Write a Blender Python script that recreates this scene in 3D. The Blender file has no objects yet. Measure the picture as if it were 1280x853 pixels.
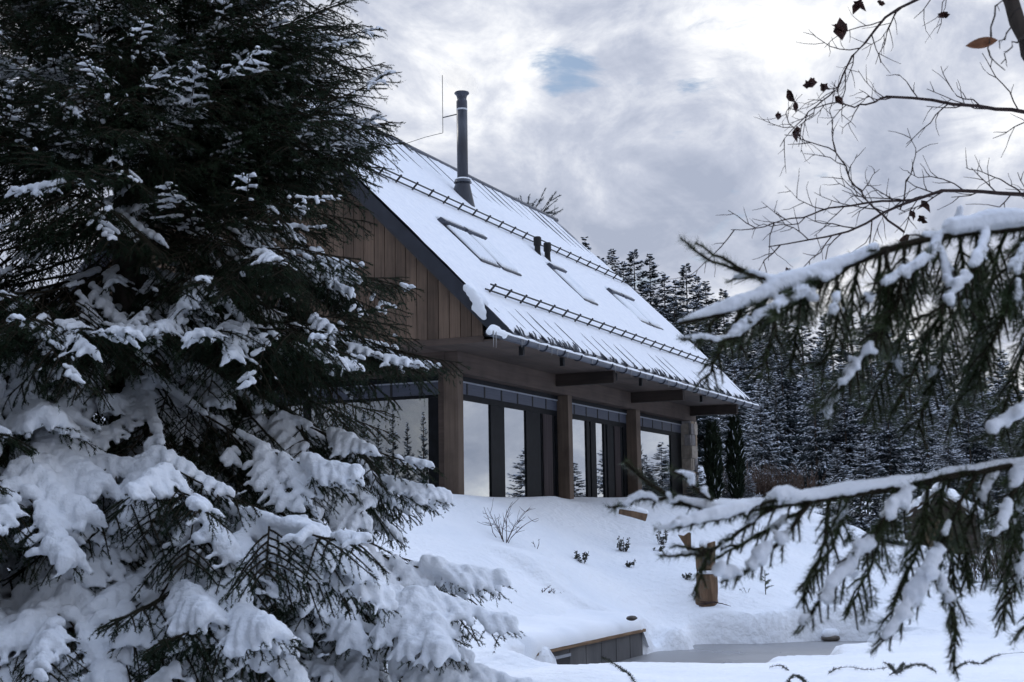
import bpy, math, random
import numpy as np
from mathutils import Vector, Matrix, noise as mnoise

SC = bpy.context.scene
COL = SC.collection
RNG = np.random.default_rng(7)
random.seed(7)
PI = math.pi

# ------------------------------------------------------------------ camera model
FPX, PITCH, ROLL, YAW = 1780.0, 0.130829, -0.015956, 0.419104
CAM = np.array([-20.435952, -10.106108, 0.361017])
CXP, CYP = 640.0, 426.5
_F = np.array([math.cos(YAW)*math.cos(PITCH), math.sin(YAW)*math.cos(PITCH), math.sin(PITCH)])
_r = np.array([math.sin(YAW), -math.cos(YAW), 0.0])
_u = np.cross(_r, _F)
_R = math.cos(ROLL)*_r + math.sin(ROLL)*_u
_U = -math.sin(ROLL)*_r + math.cos(ROLL)*_u


def at(px, py, d):
    """world point seen at a picture position at distance d along the optical axis"""
    return CAM + d*(_F + (px-CXP)/FPX*_R - (py-CYP)/FPX*_U)


def on_z(px, py, z):
    k = _F + (px-CXP)/FPX*_R - (py-CYP)/FPX*_U
    return CAM + k*((z-CAM[2])/k[2])


cam_data = bpy.data.cameras.new('camera')
cam = bpy.data.objects.new('camera', cam_data)
COL.objects.link(cam)
cam_data.sensor_width = 36.0
cam_data.lens = FPX/1280*36
cam_data.clip_start = 0.1
cam_data.clip_end = 3000
cam_data.dof.use_dof = True
cam_data.dof.focus_distance = 17.0
cam_data.dof.aperture_fstop = 10.0
M = Matrix(((_R[0], _U[0], -_F[0], CAM[0]), (_R[1], _U[1], -_F[1], CAM[1]), (_R[2], _U[2], -_F[2], CAM[2]), (0, 0, 0, 1)))
cam.matrix_world = M
SC.camera = cam


# ------------------------------------------------------------------ materials
def new_mat(name):
    m = bpy.data.materials.new(name)
    m.use_nodes = True
    nt = m.node_tree
    for n in list(nt.nodes):
        nt.nodes.remove(n)
    out = nt.nodes.new('ShaderNodeOutputMaterial')
    b = nt.nodes.new('ShaderNodeBsdfPrincipled')
    nt.links.new(b.outputs[0], out.inputs[0])
    return m, nt, b, out


def N(nt, kind, **kw):
    n = nt.nodes.new(kind)
    for k, v in kw.items():
        if k.startswith('i_'):
            n.inputs[k[2:]].default_value = v
        else:
            setattr(n, k, v)
    return n


def ramp(nt, src, stops):
    r = nt.nodes.new('ShaderNodeValToRGB')
    e = r.color_ramp.elements
    while len(e) < len(stops):
        e.new(0.5)
    for el, (p, c) in zip(e, stops):
        el.position = p
        el.color = (*c, 1) if len(c) == 3 else c
    nt.links.new(src, r.inputs[0])
    return r


def mat_noise(name, c0, c1, scale=5, rough=0.8, detail=6, bump=0.0, bscale=None, stretch=None, coord='Object', spec=0.3, lo=0.3, hi=0.7, bdist=0.02):
    m, nt, b, out = new_mat(name)
    tc = N(nt, 'ShaderNodeTexCoord')
    src = tc.outputs[coord]
    if stretch:
        mp = N(nt, 'ShaderNodeMapping')
        mp.inputs['Scale'].default_value = stretch
        nt.links.new(src, mp.inputs[0])
        src = mp.outputs[0]
    n = N(nt, 'ShaderNodeTexNoise')
    n.inputs['Scale'].default_value = scale
    n.inputs['Detail'].default_value = detail
    nt.links.new(src, n.inputs['Vector'])
    r = ramp(nt, n.outputs['Fac'], [(lo, c0), (hi, c1)])
    nt.links.new(r.outputs[0], b.inputs['Base Color'])
    b.inputs['Roughness'].default_value = rough
    b.inputs['Specular IOR Level'].default_value = spec
    if bump:
        n2 = N(nt, 'ShaderNodeTexNoise')
        n2.inputs['Scale'].default_value = bscale or scale*4
        n2.inputs['Detail'].default_value = 5
        nt.links.new(src, n2.inputs['Vector'])
        bp = N(nt, 'ShaderNodeBump')
        bp.inputs['Strength'].default_value = bump
        bp.inputs['Distance'].default_value = bdist
        nt.links.new(n2.outputs['Fac'], bp.inputs['Height'])
        nt.links.new(bp.outputs[0], b.inputs['Normal'])
    return m


MT = {}
MT['snow'] = mat_noise('snow', (.80, .83, .87), (.88, .895, .915), scale=1.2, rough=.8, bump=.6, bscale=75, spec=.2, bdist=.012)
MT['ground_snow'] = mat_noise('ground_snow', (.79, .82, .86), (.88, .895, .915), scale=.8, rough=.8, bump=.75, bscale=9, spec=.2, bdist=.06)
MT['snow_fine'] = mat_noise('snow_fine', (.78, .80, .84), (.87, .88, .90), scale=9, rough=.75, bump=.4, bscale=130, spec=.25, bdist=.004)
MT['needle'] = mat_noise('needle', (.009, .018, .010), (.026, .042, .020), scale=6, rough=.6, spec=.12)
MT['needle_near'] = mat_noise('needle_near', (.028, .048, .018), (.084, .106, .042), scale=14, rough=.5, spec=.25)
MT['bark'] = mat_noise('bark', (.03, .024, .02), (.09, .072, .058), scale=14, rough=.9, stretch=(1, 1, .3), bump=.6, bscale=30)
MT['twig'] = mat_noise('twig', (.018, .014, .010), (.042, .033, .022), scale=20, rough=.85, spec=.1)
MT['bare_twig'] = mat_noise('bare_twig', (.030, .018, .016), (.075, .048, .042), scale=30, rough=.75)
MT['metal_dark'] = mat_noise('metal_dark', (.018, .021, .030), (.030, .034, .046), scale=6, rough=.42, spec=.5)
MT['fascia'] = mat_noise('fascia', (.014, .017, .026), (.024, .028, .040), scale=5, rough=.5, spec=.4)
MT['gutter'] = mat_noise('gutter', (.032, .038, .055), (.055, .063, .085), scale=4, rough=.35, spec=.5)
MT['black'] = mat_noise('black', (.006, .006, .007), (.012, .012, .013), scale=8, rough=.5)
MT['flue'] = mat_noise('flue', (.020, .023, .032), (.045, .052, .070), scale=3, rough=.33, spec=.5, stretch=(1, 1, .2))
MT['steel_band'] = mat_noise('steel_band', (.5, .52, .55), (.6, .62, .65), scale=8, rough=.3)
MT['frame'] = mat_noise('frame', (.004, .005, .006), (.009, .010, .013), scale=8, rough=.55, spec=.12)
MT['blind'] = mat_noise('blind', (.050, .058, .085), (.075, .085, .115), scale=3, rough=.5, stretch=(1, 1, 30))
MT['rail'] = mat_noise('rail', (.22, .24, .28), (.32, .34, .38), scale=4, rough=.35, spec=.5)
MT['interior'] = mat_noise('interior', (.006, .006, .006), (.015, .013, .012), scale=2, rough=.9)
MT['curtain'] = mat_noise('curtain', (.05, .04, .042), (.12, .10, .10), scale=9, rough=.9, stretch=(6, 1, .05))
MT['concrete'] = mat_noise('concrete', (.085, .085, .09), (.14, .138, .14), scale=3, rough=.85, bump=.2, stretch=(1, 1, .4))
MT['plank'] = mat_noise('plank', (.14, .085, .05), (.26, .17, .10), scale=9, rough=.8, stretch=(.3, 4, 4))
MT['carved'] = mat_noise('carved', (.085, .052, .031), (.20, .125, .076), scale=9, rough=.8, stretch=(2, 2, .35), bump=.5, bscale=22)
MT['rock'] = mat_noise('rock', (.06, .055, .05), (.20, .175, .15), scale=6, rough=.9, bump=.7, bscale=14)
MT['dead_leaf'] = mat_noise('dead_leaf', (.028, .013, .011), (.085, .035, .026), scale=40, rough=.8)
MT['orange_leaf'] = mat_noise('orange_leaf', (.16, .065, .03), (.30, .14, .07), scale=40, rough=.7)
MT['far_needle'] = mat_noise('far_needle', (.020, .030, .034), (.052, .066, .070), scale=.5, rough=.8, spec=.1)  # distance haze put into the colour: paler and bluer than the near needles
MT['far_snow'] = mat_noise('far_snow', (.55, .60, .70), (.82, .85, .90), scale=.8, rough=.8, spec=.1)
MT['column_green'] = mat_noise('column_green', (.008, .014, .009), (.022, .030, .017), scale=3, rough=.8, spec=.1)
MT['hedge'] = mat_noise('hedge', (.038, .024, .018), (.10, .066, .048), scale=2, rough=.9)
MT['shrub_leaf'] = mat_noise('shrub_leaf', (.02, .026, .02), (.06, .065, .05), scale=20, rough=.7)
MT['shed_wood'] = mat_noise('shed_wood', (.035, .026, .022), (.08, .06, .048), scale=3, rough=.9, stretch=(4, 4, .4))
MT['wire'] = mat_noise('wire', (.05, .05, .05), (.10, .10, .095), scale=5, rough=.6)


def mat_wood(name, dark, light, board=None, board_axis=1, off=0.0, grain=(30, 30, 1.2)):
    """stained timber: long grain noise, and a tone of its own for each board"""
    m, nt, b, out = new_mat(name)
    tc = N(nt, 'ShaderNodeTexCoord')
    mp = N(nt, 'ShaderNodeMapping')
    mp.inputs['Scale'].default_value = grain
    nt.links.new(tc.outputs['Object'], mp.inputs[0])
    n = N(nt, 'ShaderNodeTexNoise')
    n.inputs['Scale'].default_value = 1.0
    n.inputs['Detail'].default_value = 7
    n.inputs['Roughness'].default_value = .65
    nt.links.new(mp.outputs[0], n.inputs['Vector'])
    r = ramp(nt, n.outputs['Fac'], [(.28, dark), (.74, light)])
    col = r.outputs[0]
    if board:
        sp = N(nt, 'ShaderNodeSeparateXYZ')
        nt.links.new(tc.outputs['Object'], sp.inputs[0])
        a = N(nt, 'ShaderNodeMath', operation='SUBTRACT')
        a.inputs[1].default_value = off
        nt.links.new(sp.outputs[board_axis], a.inputs[0])
        d = N(nt, 'ShaderNodeMath', operation='DIVIDE')
        d.inputs[1].default_value = board
        nt.links.new(a.outputs[0], d.inputs[0])
        fl = N(nt, 'ShaderNodeMath', operation='FLOOR')
        nt.links.new(d.outputs[0], fl.inputs[0])
        wn = N(nt, 'ShaderNodeTexWhiteNoise', noise_dimensions='1D')
        nt.links.new(fl.outputs[0], wn.inputs['W'])
        hsv = N(nt, 'ShaderNodeHueSaturation')
        mr = N(nt, 'ShaderNodeMapRange')
        mr.inputs['To Min'].default_value = .72
        mr.inputs['To Max'].default_value = 1.28
        nt.links.new(wn.outputs['Value'], mr.inputs['Value'])
        nt.links.new(mr.outputs[0], hsv.inputs['Value'])
        nt.links.new(col, hsv.inputs['Color'])
        col = hsv.outputs[0]
    # weather: broad damp stains and paler, sun-bleached patches
    w2 = N(nt, 'ShaderNodeTexNoise')
    w2.inputs['Scale'].default_value = 1.7
    w2.inputs['Detail'].default_value = 6
    nt.links.new(tc.outputs['Object'], w2.inputs['Vector'])
    wr = ramp(nt, w2.outputs['Fac'], [(.3, (.66, .66, .68)), (.5, (1, 1, 1)), (.72, (1.22, 1.2, 1.18))])
    wm = N(nt, 'ShaderNodeMix', data_type='RGBA', blend_type='MULTIPLY')
    wm.inputs[0].default_value = 1.0
    nt.links.new(col, wm.inputs[6])
    nt.links.new(wr.outputs[0], wm.inputs[7])
    nt.links.new(wm.outputs[2], b.inputs['Base Color'])
    b.inputs['Roughness'].default_value = .75
    b.inputs['Specular IOR Level'].default_value = .25
    bp = N(nt, 'ShaderNodeBump')
    bp.inputs['Strength'].default_value = .25
    bp.inputs['Distance'].default_value = .004
    nt.links.new(n.outputs['Fac'], bp.inputs['Height'])
    nt.links.new(bp.outputs[0], b.inputs['Normal'])
    return m


BOARD = 0.191
MT['cladding'] = mat_wood('cladding', (.080, .055, .040), (.155, .108, .078), board=BOARD, board_axis=1, off=-.85)
MT['beam'] = mat_wood('beam', (.066, .047, .038), (.108, .080, .066), grain=(1.0, 1.0, 26))
MT['beam_dark'] = mat_wood('beam_dark', (.028, .020, .017), (.05, .037, .030), grain=(2, 2, 26))
MT['post'] = mat_wood('post', (.095, .069, .052), (.15, .112, .087), grain=(26, 26, .9))
MT['soffit'] = mat_wood('soffit', (.066, .049, .041), (.105, .080, .067), board=.16, board_axis=1, grain=(1, 26, 1))


def mat_glass():
    m, nt, b, out = new_mat('window_glass')
    nt.nodes.remove(b)
    g = N(nt, 'ShaderNodeBsdfGlossy')
    g.inputs['Roughness'].default_value = 0.0
    g.inputs['Color'].default_value = (.84, .87, .90, 1)
    t = N(nt, 'ShaderNodeBsdfTransparent')
    t.inputs['Color'].default_value = (.5, .55, .55, 1)
    lw = N(nt, 'ShaderNodeLayerWeight')
    lw.inputs['Blend'].default_value = .35
    mr = N(nt, 'ShaderNodeMapRange')
    mr.inputs['To Min'].default_value = .38
    mr.inputs['To Max'].default_value = 1.0
    nt.links.new(lw.outputs['Facing'], mr.inputs['Value'])
    mx = N(nt, 'ShaderNodeMixShader')
    nt.links.new(mr.outputs[0], mx.inputs[0])
    nt.links.new(t.outputs[0], mx.inputs[1])
    nt.links.new(g.outputs[0], mx.inputs[2])
    nt.links.new(mx.outputs[0], out.inputs[0])
    return m


MT['glass'] = mat_glass()


def mat_stone():
    m, nt, b, out = new_mat('stone')
    at_ = N(nt, 'ShaderNodeAttribute', attribute_name='tone')
    n = N(nt, 'ShaderNodeTexNoise')
    n.inputs['Scale'].default_value = 12
    n.inputs['Detail'].default_value = 8
    tc = N(nt, 'ShaderNodeTexCoord')
    nt.links.new(tc.outputs['Object'], n.inputs['Vector'])
    r = ramp(nt, at_.outputs['Fac'], [(0, (.26, .25, .255)), (.3, (.42, .375, .325)), (.55, (.44, .345, .25)), (.75, (.36, .345, .35)), (.9, (.52, .46, .40))])
    r.color_ramp.interpolation = 'CONSTANT'
    mx = N(nt, 'ShaderNodeMix', data_type='RGBA', blend_type='MULTIPLY')
    mx.inputs[0].default_value = .8
    r2 = ramp(nt, n.outputs['Fac'], [(.3, (.55, .53, .5)), (.75, (1.1, 1.05, 1.0))])
    nt.links.new(r.outputs[0], mx.inputs[6])
    nt.links.new(r2.outputs[0], mx.inputs[7])
    nt.links.new(mx.outputs[2], b.inputs['Base Color'])
    b.inputs['Roughness'].default_value = .9
    bp = N(nt, 'ShaderNodeBump')
    bp.inputs['Strength'].default_value = .6
    bp.inputs['Distance'].default_value = .012
    nt.links.new(n.outputs['Fac'], bp.inputs['Height'])
    nt.links.new(bp.outputs[0], b.inputs['Normal'])
    return m


MT['stone'] = mat_stone()


def mat_ice():
    m, nt, b, out = new_mat('ice')
    tc = N(nt, 'ShaderNodeTexCoord')
    n = N(nt, 'ShaderNodeTexNoise')
    n.inputs['Scale'].default_value = 1.1
    n.inputs['Detail'].default_value = 6
    nt.links.new(tc.outputs['Object'], n.inputs['Vector'])
    r = ramp(nt, n.outputs['Fac'], [(.3, (.17, .17, .175)), (.7, (.30, .295, .295))])
    nt.links.new(r.outputs[0], b.inputs['Base Color'])
    r2 = ramp(nt, n.outputs['Fac'], [(.35, (.25, .25, .25)), (.7, (.5, .5, .5))])
    nt.links.new(r2.outputs[0], b.inputs['Roughness'])
    b.inputs['Specular IOR Level'].default_value = .5
    return m


MT['ice'] = mat_ice()


# ------------------------------------------------------------------ mesh helpers
def link(o, parent=None):
    COL.objects.link(o)
    if parent is not None:
        o.parent = parent
    return o


def np_mesh(name, V, F, mats, midx=None, smooth=False):
    """mesh from arrays; F is an (n,k) integer array"""
    V = np.asarray(V, np.float32)
    F = np.asarray(F, np.int32)
    me = bpy.data.meshes.new(name)
    n, k = F.shape
    me.vertices.add(len(V))
    me.vertices.foreach_set('co', V.ravel())
    me.loops.add(n*k)
    me.loops.foreach_set('vertex_index', F.ravel())
    me.polygons.add(n)
    me.polygons.foreach_set('loop_start', np.arange(0, n*k, k, dtype=np.int32))
    if midx is not None:
        me.polygons.foreach_set('material_index', np.asarray(midx, np.int32))
    if smooth:
        me.polygons.foreach_set('use_smooth', np.ones(n, bool))
    for m in mats:
        me.materials.append(m)
    me.update(calc_edges=True)
    return me


class MB:
    """collects faces of any size, then becomes one mesh object"""
    def __init__(self):
        self.v, self.f, self.m = [], [], []

    def add(self, V, F, mi=0):
        b = len(self.v)
        self.v.extend([tuple(map(float, p)) for p in V])
        for f in F:
            self.f.append([b+int(i) for i in f])
            self.m.append(mi)

    def box(self, x0, x1, y0, y1, z0, z1, mi=0, bev=0.0):
        if bev <= 0:
            V = [(x, y, z) for x in (x0, x1) for y in (y0, y1) for z in (z0, z1)]
            self.add(V, [(0, 1, 3, 2), (4, 6, 7, 5), (0, 4, 5, 1), (2, 3, 7, 6), (0, 2, 6, 4), (1, 5, 7, 3)], mi)
        else:   # chamfer round the four long edges in plan and at both ends
            b = bev
            ring = [(x0+b, y0), (x1-b, y0), (x1, y0+b), (x1, y1-b), (x1-b, y1), (x0+b, y1), (x0, y1-b), (x0, y0+b)]
            inn = [(min(max(x, x0+b), x1-b), min(max(y, y0+b), y1-b)) for x, y in ring]
            V = [(x, y, z0) for x, y in inn]+[(x, y, z0+b) for x, y in ring]+[(x, y, z1-b) for x, y in ring]+[(x, y, z1) for x, y in inn]
            F = [tuple(range(7, -1, -1)), tuple(range(24, 32))]
            for L in range(3):
                for i in range(8):
                    j = (i+1) % 8
                    F.append((L*8+i, L*8+j, L*8+8+j, L*8+8+i))
            self.add(V, F, mi)

    def tube(self, pts, rad, n=8, mi=0, caps=True):
        V, F = tube(pts, rad, n, caps)
        self.add(V, F, mi)

    def lathe(self, c, prof, n=20, mi=0):
        """profile [(r,z)..] turned about the vertical through c"""
        V, F = [], []
        for r, z in prof:
            for i in range(n):
                a = 2*PI*i/n
                V.append((c[0]+r*math.cos(a), c[1]+r*math.sin(a), c[2]+z))
        for k in range(len(prof)-1):
            for i in range(n):
                j = (i+1) % n
                F.append((k*n+i, k*n+j, k*n+n+j, k*n+n+i))
        F.append(tuple(range(n-1, -1, -1)))
        F.append(tuple(range((len(prof)-1)*n, len(prof)*n)))
        self.add(V, F, mi)

    def build(self, name, mats, parent=None, smooth=False, xf=None):
        me = bpy.data.meshes.new(name)
        me.from_pydata(self.v, [], self.f)
        if not isinstance(mats, (list, tuple)):
            mats = [mats]
        for m in mats:
            me.materials.append(m)
        me.polygons.foreach_set('material_index', self.m)
        if smooth:
            me.polygons.foreach_set('use_smooth', [True]*len(self.f))
        me.update()
        o = bpy.data.objects.new(name, me)
        return link(o, parent)


def tube(pts, rad, n=6, caps=True):
    P = np.asarray(pts, float)
    m = len(P)
    rad = np.full(m, rad, float) if np.isscalar(rad) else np.asarray(rad, float)
    T = np.gradient(P, axis=0) if m > 2 else np.repeat((P[-1]-P[0])[None], m, 0)
    T /= (np.linalg.norm(T, axis=1, keepdims=True)+1e-12)
    ref = np.array([0, 0, 1.]) if abs(T[:, 2]).max() < .9 else np.array([1., 0.13, 0])
    if abs(T @ ref).max() > .97:
        ref = np.array([.3, 1., .2])
    A = np.cross(T, ref)
    A /= (np.linalg.norm(A, axis=1, keepdims=True)+1e-12)
    B = np.cross(T, A)
    a = np.arange(n)*2*PI/n
    V = (P[:, None] + rad[:, None, None]*(np.cos(a)[None, :, None]*A[:, None]+np.sin(a)[None, :, None]*B[:, None])).reshape(-1, 3)
    F = []
    for k in range(m-1):
        for i in range(n):
            j = (i+1) % n
            F.append((k*n+i, k*n+j, k*n+n+j, k*n+n+i))
    if caps:
        F.append(tuple(range(n-1, -1, -1)))
        F.append(tuple(range((m-1)*n, m*n)))
    return V, F


class Tris:
    """big triangle soup in numpy chunks"""
    def __init__(self):
        self.V, self.F, self.M, self.n = [], [], [], 0

    def add(self, V, F, mi=0):
        V = np.asarray(V, np.float32)
        F = np.asarray(F, np.int64)
        self.V.append(V)
        self.F.append(F+self.n)
        self.M.append(np.full(len(F), mi, np.int32))
        self.n += len(V)

    def mesh(self, name, mats, smooth=False):
        return np_mesh(name, np.concatenate(self.V), np.concatenate(self.F), mats, np.concatenate(self.M), smooth)


def tri_tube(pts, rad, n=5, pinch=True):
    """tube of triangles, closed to a point at both ends"""
    P = np.asarray(pts, float)
    m = len(P)
    rad = np.full(m, rad, float) if np.isscalar(rad) else np.asarray(rad, float)
    T = np.gradient(P, axis=0) if m > 2 else np.repeat((P[-1]-P[0])[None], m, 0)
    T /= (np.linalg.norm(T, axis=1, keepdims=True)+1e-12)
    if pinch:
        P = np.concatenate([P[:1]-T[:1]*rad[0]*.8, P, P[-1:]+T[-1:]*rad[-1]*.8])
        T = np.concatenate([T[:1], T, T[-1:]])
        rad = np.concatenate([[rad[0]*.25], rad, [rad[-1]*.25]])
        m += 2
    ref = np.where(abs(T[:, 2:3]) < .8, np.array([[0, 0, 1.]]), np.array([[1., 0, 0]]))
    A = np.cross(T, ref)
    A /= (np.linalg.norm(A, axis=1, keepdims=True)+1e-12)
    B = np.cross(T, A)
    a = np.arange(n)*2*PI/n
    V = (P[:, None] + rad[:, None, None]*(np.cos(a)[None, :, None]*A[:, None]+np.sin(a)[None, :, None]*B[:, None])).reshape(-1, 3)
    k = np.arange(m-1)[:, None]*n
    i = np.arange(n)[None]
    j = (i+1) % n
    q0, q1, q2, q3 = (k+i).ravel(), (k+j).ravel(), (k+n+j).ravel(), (k+n+i).ravel()
    F = np.concatenate([np.stack([q0, q1, q2], 1), np.stack([q0, q2, q3], 1)])
    e0 = np.stack([np.zeros(n-2, int), np.arange(2, n), np.arange(1, n-1)], 1)
    b = (m-1)*n
    e1 = np.stack([np.full(n-2, b), b+np.arange(1, n-1), b+np.arange(2, n)], 1)
    return V, np.concatenate([F, e0, e1])


def empty(name, loc, label, cat, group=None, rz=0.0):
    o = bpy.data.objects.new(name, None)
    o.location = tuple(map(float, loc))
    o.rotation_euler = (0, 0, rz)
    o.empty_display_size = .3
    COL.objects.link(o)
    return tag(o, label, cat, group)


def tag(o, label=None, cat=None, group=None, kind=None):
    if label:
        o['label'] = label
    if cat:
        o['category'] = cat
    if group:
        o['group'] = group
    if kind:
        o['kind'] = kind
    return o


def put(name, me, parent=None, loc=None, rot=None, scale=None):
    o = bpy.data.objects.new(name, me)
    if loc is not None:
        o.location = tuple(map(float, loc))
    if rot is not None:
        o.rotation_euler = rot
    if scale is not None:
        o.scale = scale
    return link(o, parent)


def fbm(x, y, z=0.0, oct=4):
    return mnoise.fractal(Vector((float(x), float(y), float(z))), 1.0, 2.0, oct)


def voxel_snow(name, V, F, voxel, smooth=4, mat=None, crumb=0.0):
    """melts overlapping closed tubes into one lumpy skin of snow"""
    me = np_mesh(name+'_raw', V, F, [])
    o = bpy.data.objects.new(name+'_raw', me)
    COL.objects.link(o)
    r = o.modifiers.new('r', 'REMESH')
    r.mode = 'VOXEL'
    r.voxel_size = voxel
    r.use_smooth_shade = True
    if smooth:
        s = o.modifiers.new('s', 'SMOOTH')
        s.factor = .5
        s.iterations = smooth
    dg = bpy.context.evaluated_depsgraph_get()
    out = bpy.data.meshes.new_from_object(o.evaluated_get(dg))
    out.name = name
    out.materials.clear()
    out.materials.append(mat or MT['snow'])
    if crumb > 0 and len(out.vertices):
        n = len(out.vertices)
        co = np.empty(n*3, np.float32)
        no = np.empty(n*3, np.float32)
        out.vertices.foreach_get('co', co)
        out.vertices.foreach_get('normal', no)
        co = co.reshape(-1, 3)
        no = no.reshape(-1, 3)
        k = .16/crumb
        h = np.array([mnoise.noise(Vector(c*k))+.6*mnoise.noise(Vector(c*k*2.7)) for c in co.astype(float)])
        co += no*(h*crumb)[:, None].astype(np.float32)
        out.vertices.foreach_set('co', co.ravel())
        out.update()
    bpy.data.objects.remove(o)
    bpy.data.meshes.remove(me)
    return out


def catmull(pts, n):
    P = np.asarray(pts, float)
    if len(P) < 3:
        t = np.linspace(0, 1, n)[:, None]
        return P[0]+(P[-1]-P[0])*t
    Q = np.concatenate([[2*P[0]-P[1]], P, [2*P[-1]-P[-2]]])
    seg = np.linalg.norm(np.diff(P, axis=0), axis=1)
    cum = np.concatenate([[0], np.cumsum(seg)])
    out = []
    for s in np.linspace(0, cum[-1], n):
        i = min(int(np.searchsorted(cum, s, 'right')-1), len(P)-2)
        t = (s-cum[i])/max(seg[i], 1e-9)
        p0, p1, p2, p3 = Q[i:i+4]
        out.append(.5*((2*p1)+(-p0+p2)*t+(2*p0-5*p1+4*p2-p3)*t*t+(-p0+3*p1-3*p2+p3)*t**3))
    return np.array(out)

# ------------------------------------------------------------------ sky and sun
SUN_AZ, SUN_EL = math.radians(72), math.radians(32)      # azimuth from +X towards +Y


def pix_dir(px, py):
    k = at(px, py, 1.0)-CAM
    return k/np.linalg.norm(k)


def build_world():
    w = bpy.data.worlds.new('World')
    SC.world = w
    w.use_nodes = True
    nt = w.node_tree
    for n in list(nt.nodes):
        nt.nodes.remove(n)
    out = N(nt, 'ShaderNodeOutputWorld')
    bg = N(nt, 'ShaderNodeBackground')
    bg.inputs['Strength'].default_value = .1
    nt.links.new(bg.outputs[0], out.inputs[0])
    sky = N(nt, 'ShaderNodeTexSky', sky_type='NISHITA')
    sky.sun_disc = False
    sky.sun_elevation = SUN_EL
    sky.sun_rotation = PI/2-SUN_AZ
    tc = N(nt, 'ShaderNodeTexCoord')
    sp = N(nt, 'ShaderNodeSeparateXYZ')
    nt.links.new(tc.outputs['Generated'], sp.inputs[0])
    # clouds lie on a high sheet: direction divided by its height
    mz = N(nt, 'ShaderNodeMath', operation='MAXIMUM')
    mz.inputs[1].default_value = 0.0
    nt.links.new(sp.outputs[2], mz.inputs[0])
    ad = N(nt, 'ShaderNodeMath', operation='ADD')
    ad.inputs[1].default_value = .32
    nt.links.new(mz.outputs[0], ad.inputs[0])
    dv = N(nt, 'ShaderNodeVectorMath', operation='DIVIDE')
    cb = N(nt, 'ShaderNodeCombineXYZ')
    for i in range(3):
        nt.links.new(ad.outputs[0], cb.inputs[i])
    nt.links.new(tc.outputs['Generated'], dv.inputs[0])
    nt.links.new(cb.outputs[0], dv.inputs[1])

    def noise_at(scale, detail, rough, dist, loc):
        mp = N(nt, 'ShaderNodeMapping')
        mp.inputs['Location'].default_value = loc
        nt.links.new(dv.outputs[0], mp.inputs[0])
        n = N(nt, 'ShaderNodeTexNoise')
        n.inputs['Scale'].default_value = scale
        n.inputs['Detail'].default_value = detail
        n.inputs['Roughness'].default_value = rough
        n.inputs['Distortion'].default_value = dist
        nt.links.new(mp.outputs[0], n.inputs['Vector'])
        return n.outputs['Fac']

    def math2(op, a, b):
        m = N(nt, 'ShaderNodeMath', operation=op)
        for i, x in enumerate((a, b)):
            if isinstance(x, (int, float)):
                m.inputs[i].default_value = x
            else:
                nt.links.new(x, m.inputs[i])
        return m.outputs[0]

    def blob(px, py, width, gain):
        d = N(nt, 'ShaderNodeVectorMath', operation='DOT_PRODUCT')
        d.inputs[1].default_value = tuple(pix_dir(px, py))
        nt.links.new(tc.outputs['Generated'], d.inputs[0])
        mr = N(nt, 'ShaderNodeMapRange', interpolation_type='SMOOTHSTEP')
        mr.inputs['From Min'].default_value = math.cos(width/FPX)
        mr.inputs['From Max'].default_value = 1.0
        mr.inputs['To Min'].default_value = 0.0
        mr.inputs['To Max'].default_value = gain
        nt.links.new(d.outputs['Value'], mr.inputs['Value'])
        return mr.outputs[0]

    def flat_noise(scale, loc, zs=2.6):
        mp = N(nt, 'ShaderNodeMapping')
        mp.inputs['Location'].default_value = loc
        mp.inputs['Scale'].default_value = (1, 1, zs)
        nt.links.new(tc.outputs['Generated'], mp.inputs[0])
        n = N(nt, 'ShaderNodeTexNoise')
        n.inputs['Scale'].default_value = scale
        n.inputs['Detail'].default_value = 9
        n.inputs['Roughness'].default_value = .62
        n.inputs['Distortion'].default_value = .5
        nt.links.new(mp.outputs[0], n.inputs['Vector'])
        return n.outputs['Fac']
    big = flat_noise(4.2, (1.7, .4, 0), 1.7)
    fine = flat_noise(12.0, (4.1, 2.2, .7), 1.5)
    shade = math2('ADD', math2('MULTIPLY', big, .58), math2('MULTIPLY', fine, .42))
    shade = math2('ADD', math2('MULTIPLY', math2('SUBTRACT', shade, .5), 1.7), .5)
    for px, py, wd, g in ((600, 85, 120, .08), (480, 160, 90, .07), (745, 160, 130, .08), (930, 60, 130, .06), (1255, 170, 100, .06),
                          (800, 230, 190, -.09), (1020, 260, 220, -.05), (440, 60, 150, -.05)):
        shade = math2('ADD', shade, blob(px, py, wd, g))
    cr = ramp(nt, shade, [(.33, (3.9, 4.35, 5.5)), (.46, (5.2, 5.6, 6.7)), (.56, (7.0, 7.3, 8.1)), (.67, (9.8, 9.9, 10.1))])
    # openings with blue sky: rare low down, wide overhead
    hole = math2('ADD', math2('MULTIPLY', flat_noise(5.0, (-3.3, 5.2, 1.3)), .35), math2('MULTIPLY', flat_noise(15.0, (1.3, 2.2, 3.3)), .65))
    hole = math2('MULTIPLY', math2('SUBTRACT', hole, .5), 2.8)
    for px, py, wd, g in ((680, 90, 46, .34), (708, 91, 48, .34), (738, 93, 42, .30), (850, 96, 36, .17), (874, 99, 36, .15), (912, 108, 32, .13)):
        hole = math2('ADD', hole, blob(px, py, wd, g))
    up = N(nt, 'ShaderNodeMapRange', interpolation_type='SMOOTHSTEP')
    up.inputs['From Min'].default_value = .38
    up.inputs['From Max'].default_value = .85
    up.inputs['To Min'].default_value = 0.0
    up.inputs['To Max'].default_value = .22
    nt.links.new(sp.outputs[2], up.inputs['Value'])
    hole = math2('ADD', hole, up.outputs[0])
    hr = N(nt, 'ShaderNodeMapRange', interpolation_type='SMOOTHSTEP')
    hr.inputs['From Min'].default_value = .26
    hr.inputs['From Max'].default_value = .66
    hr.inputs['To Max'].default_value = .95
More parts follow.
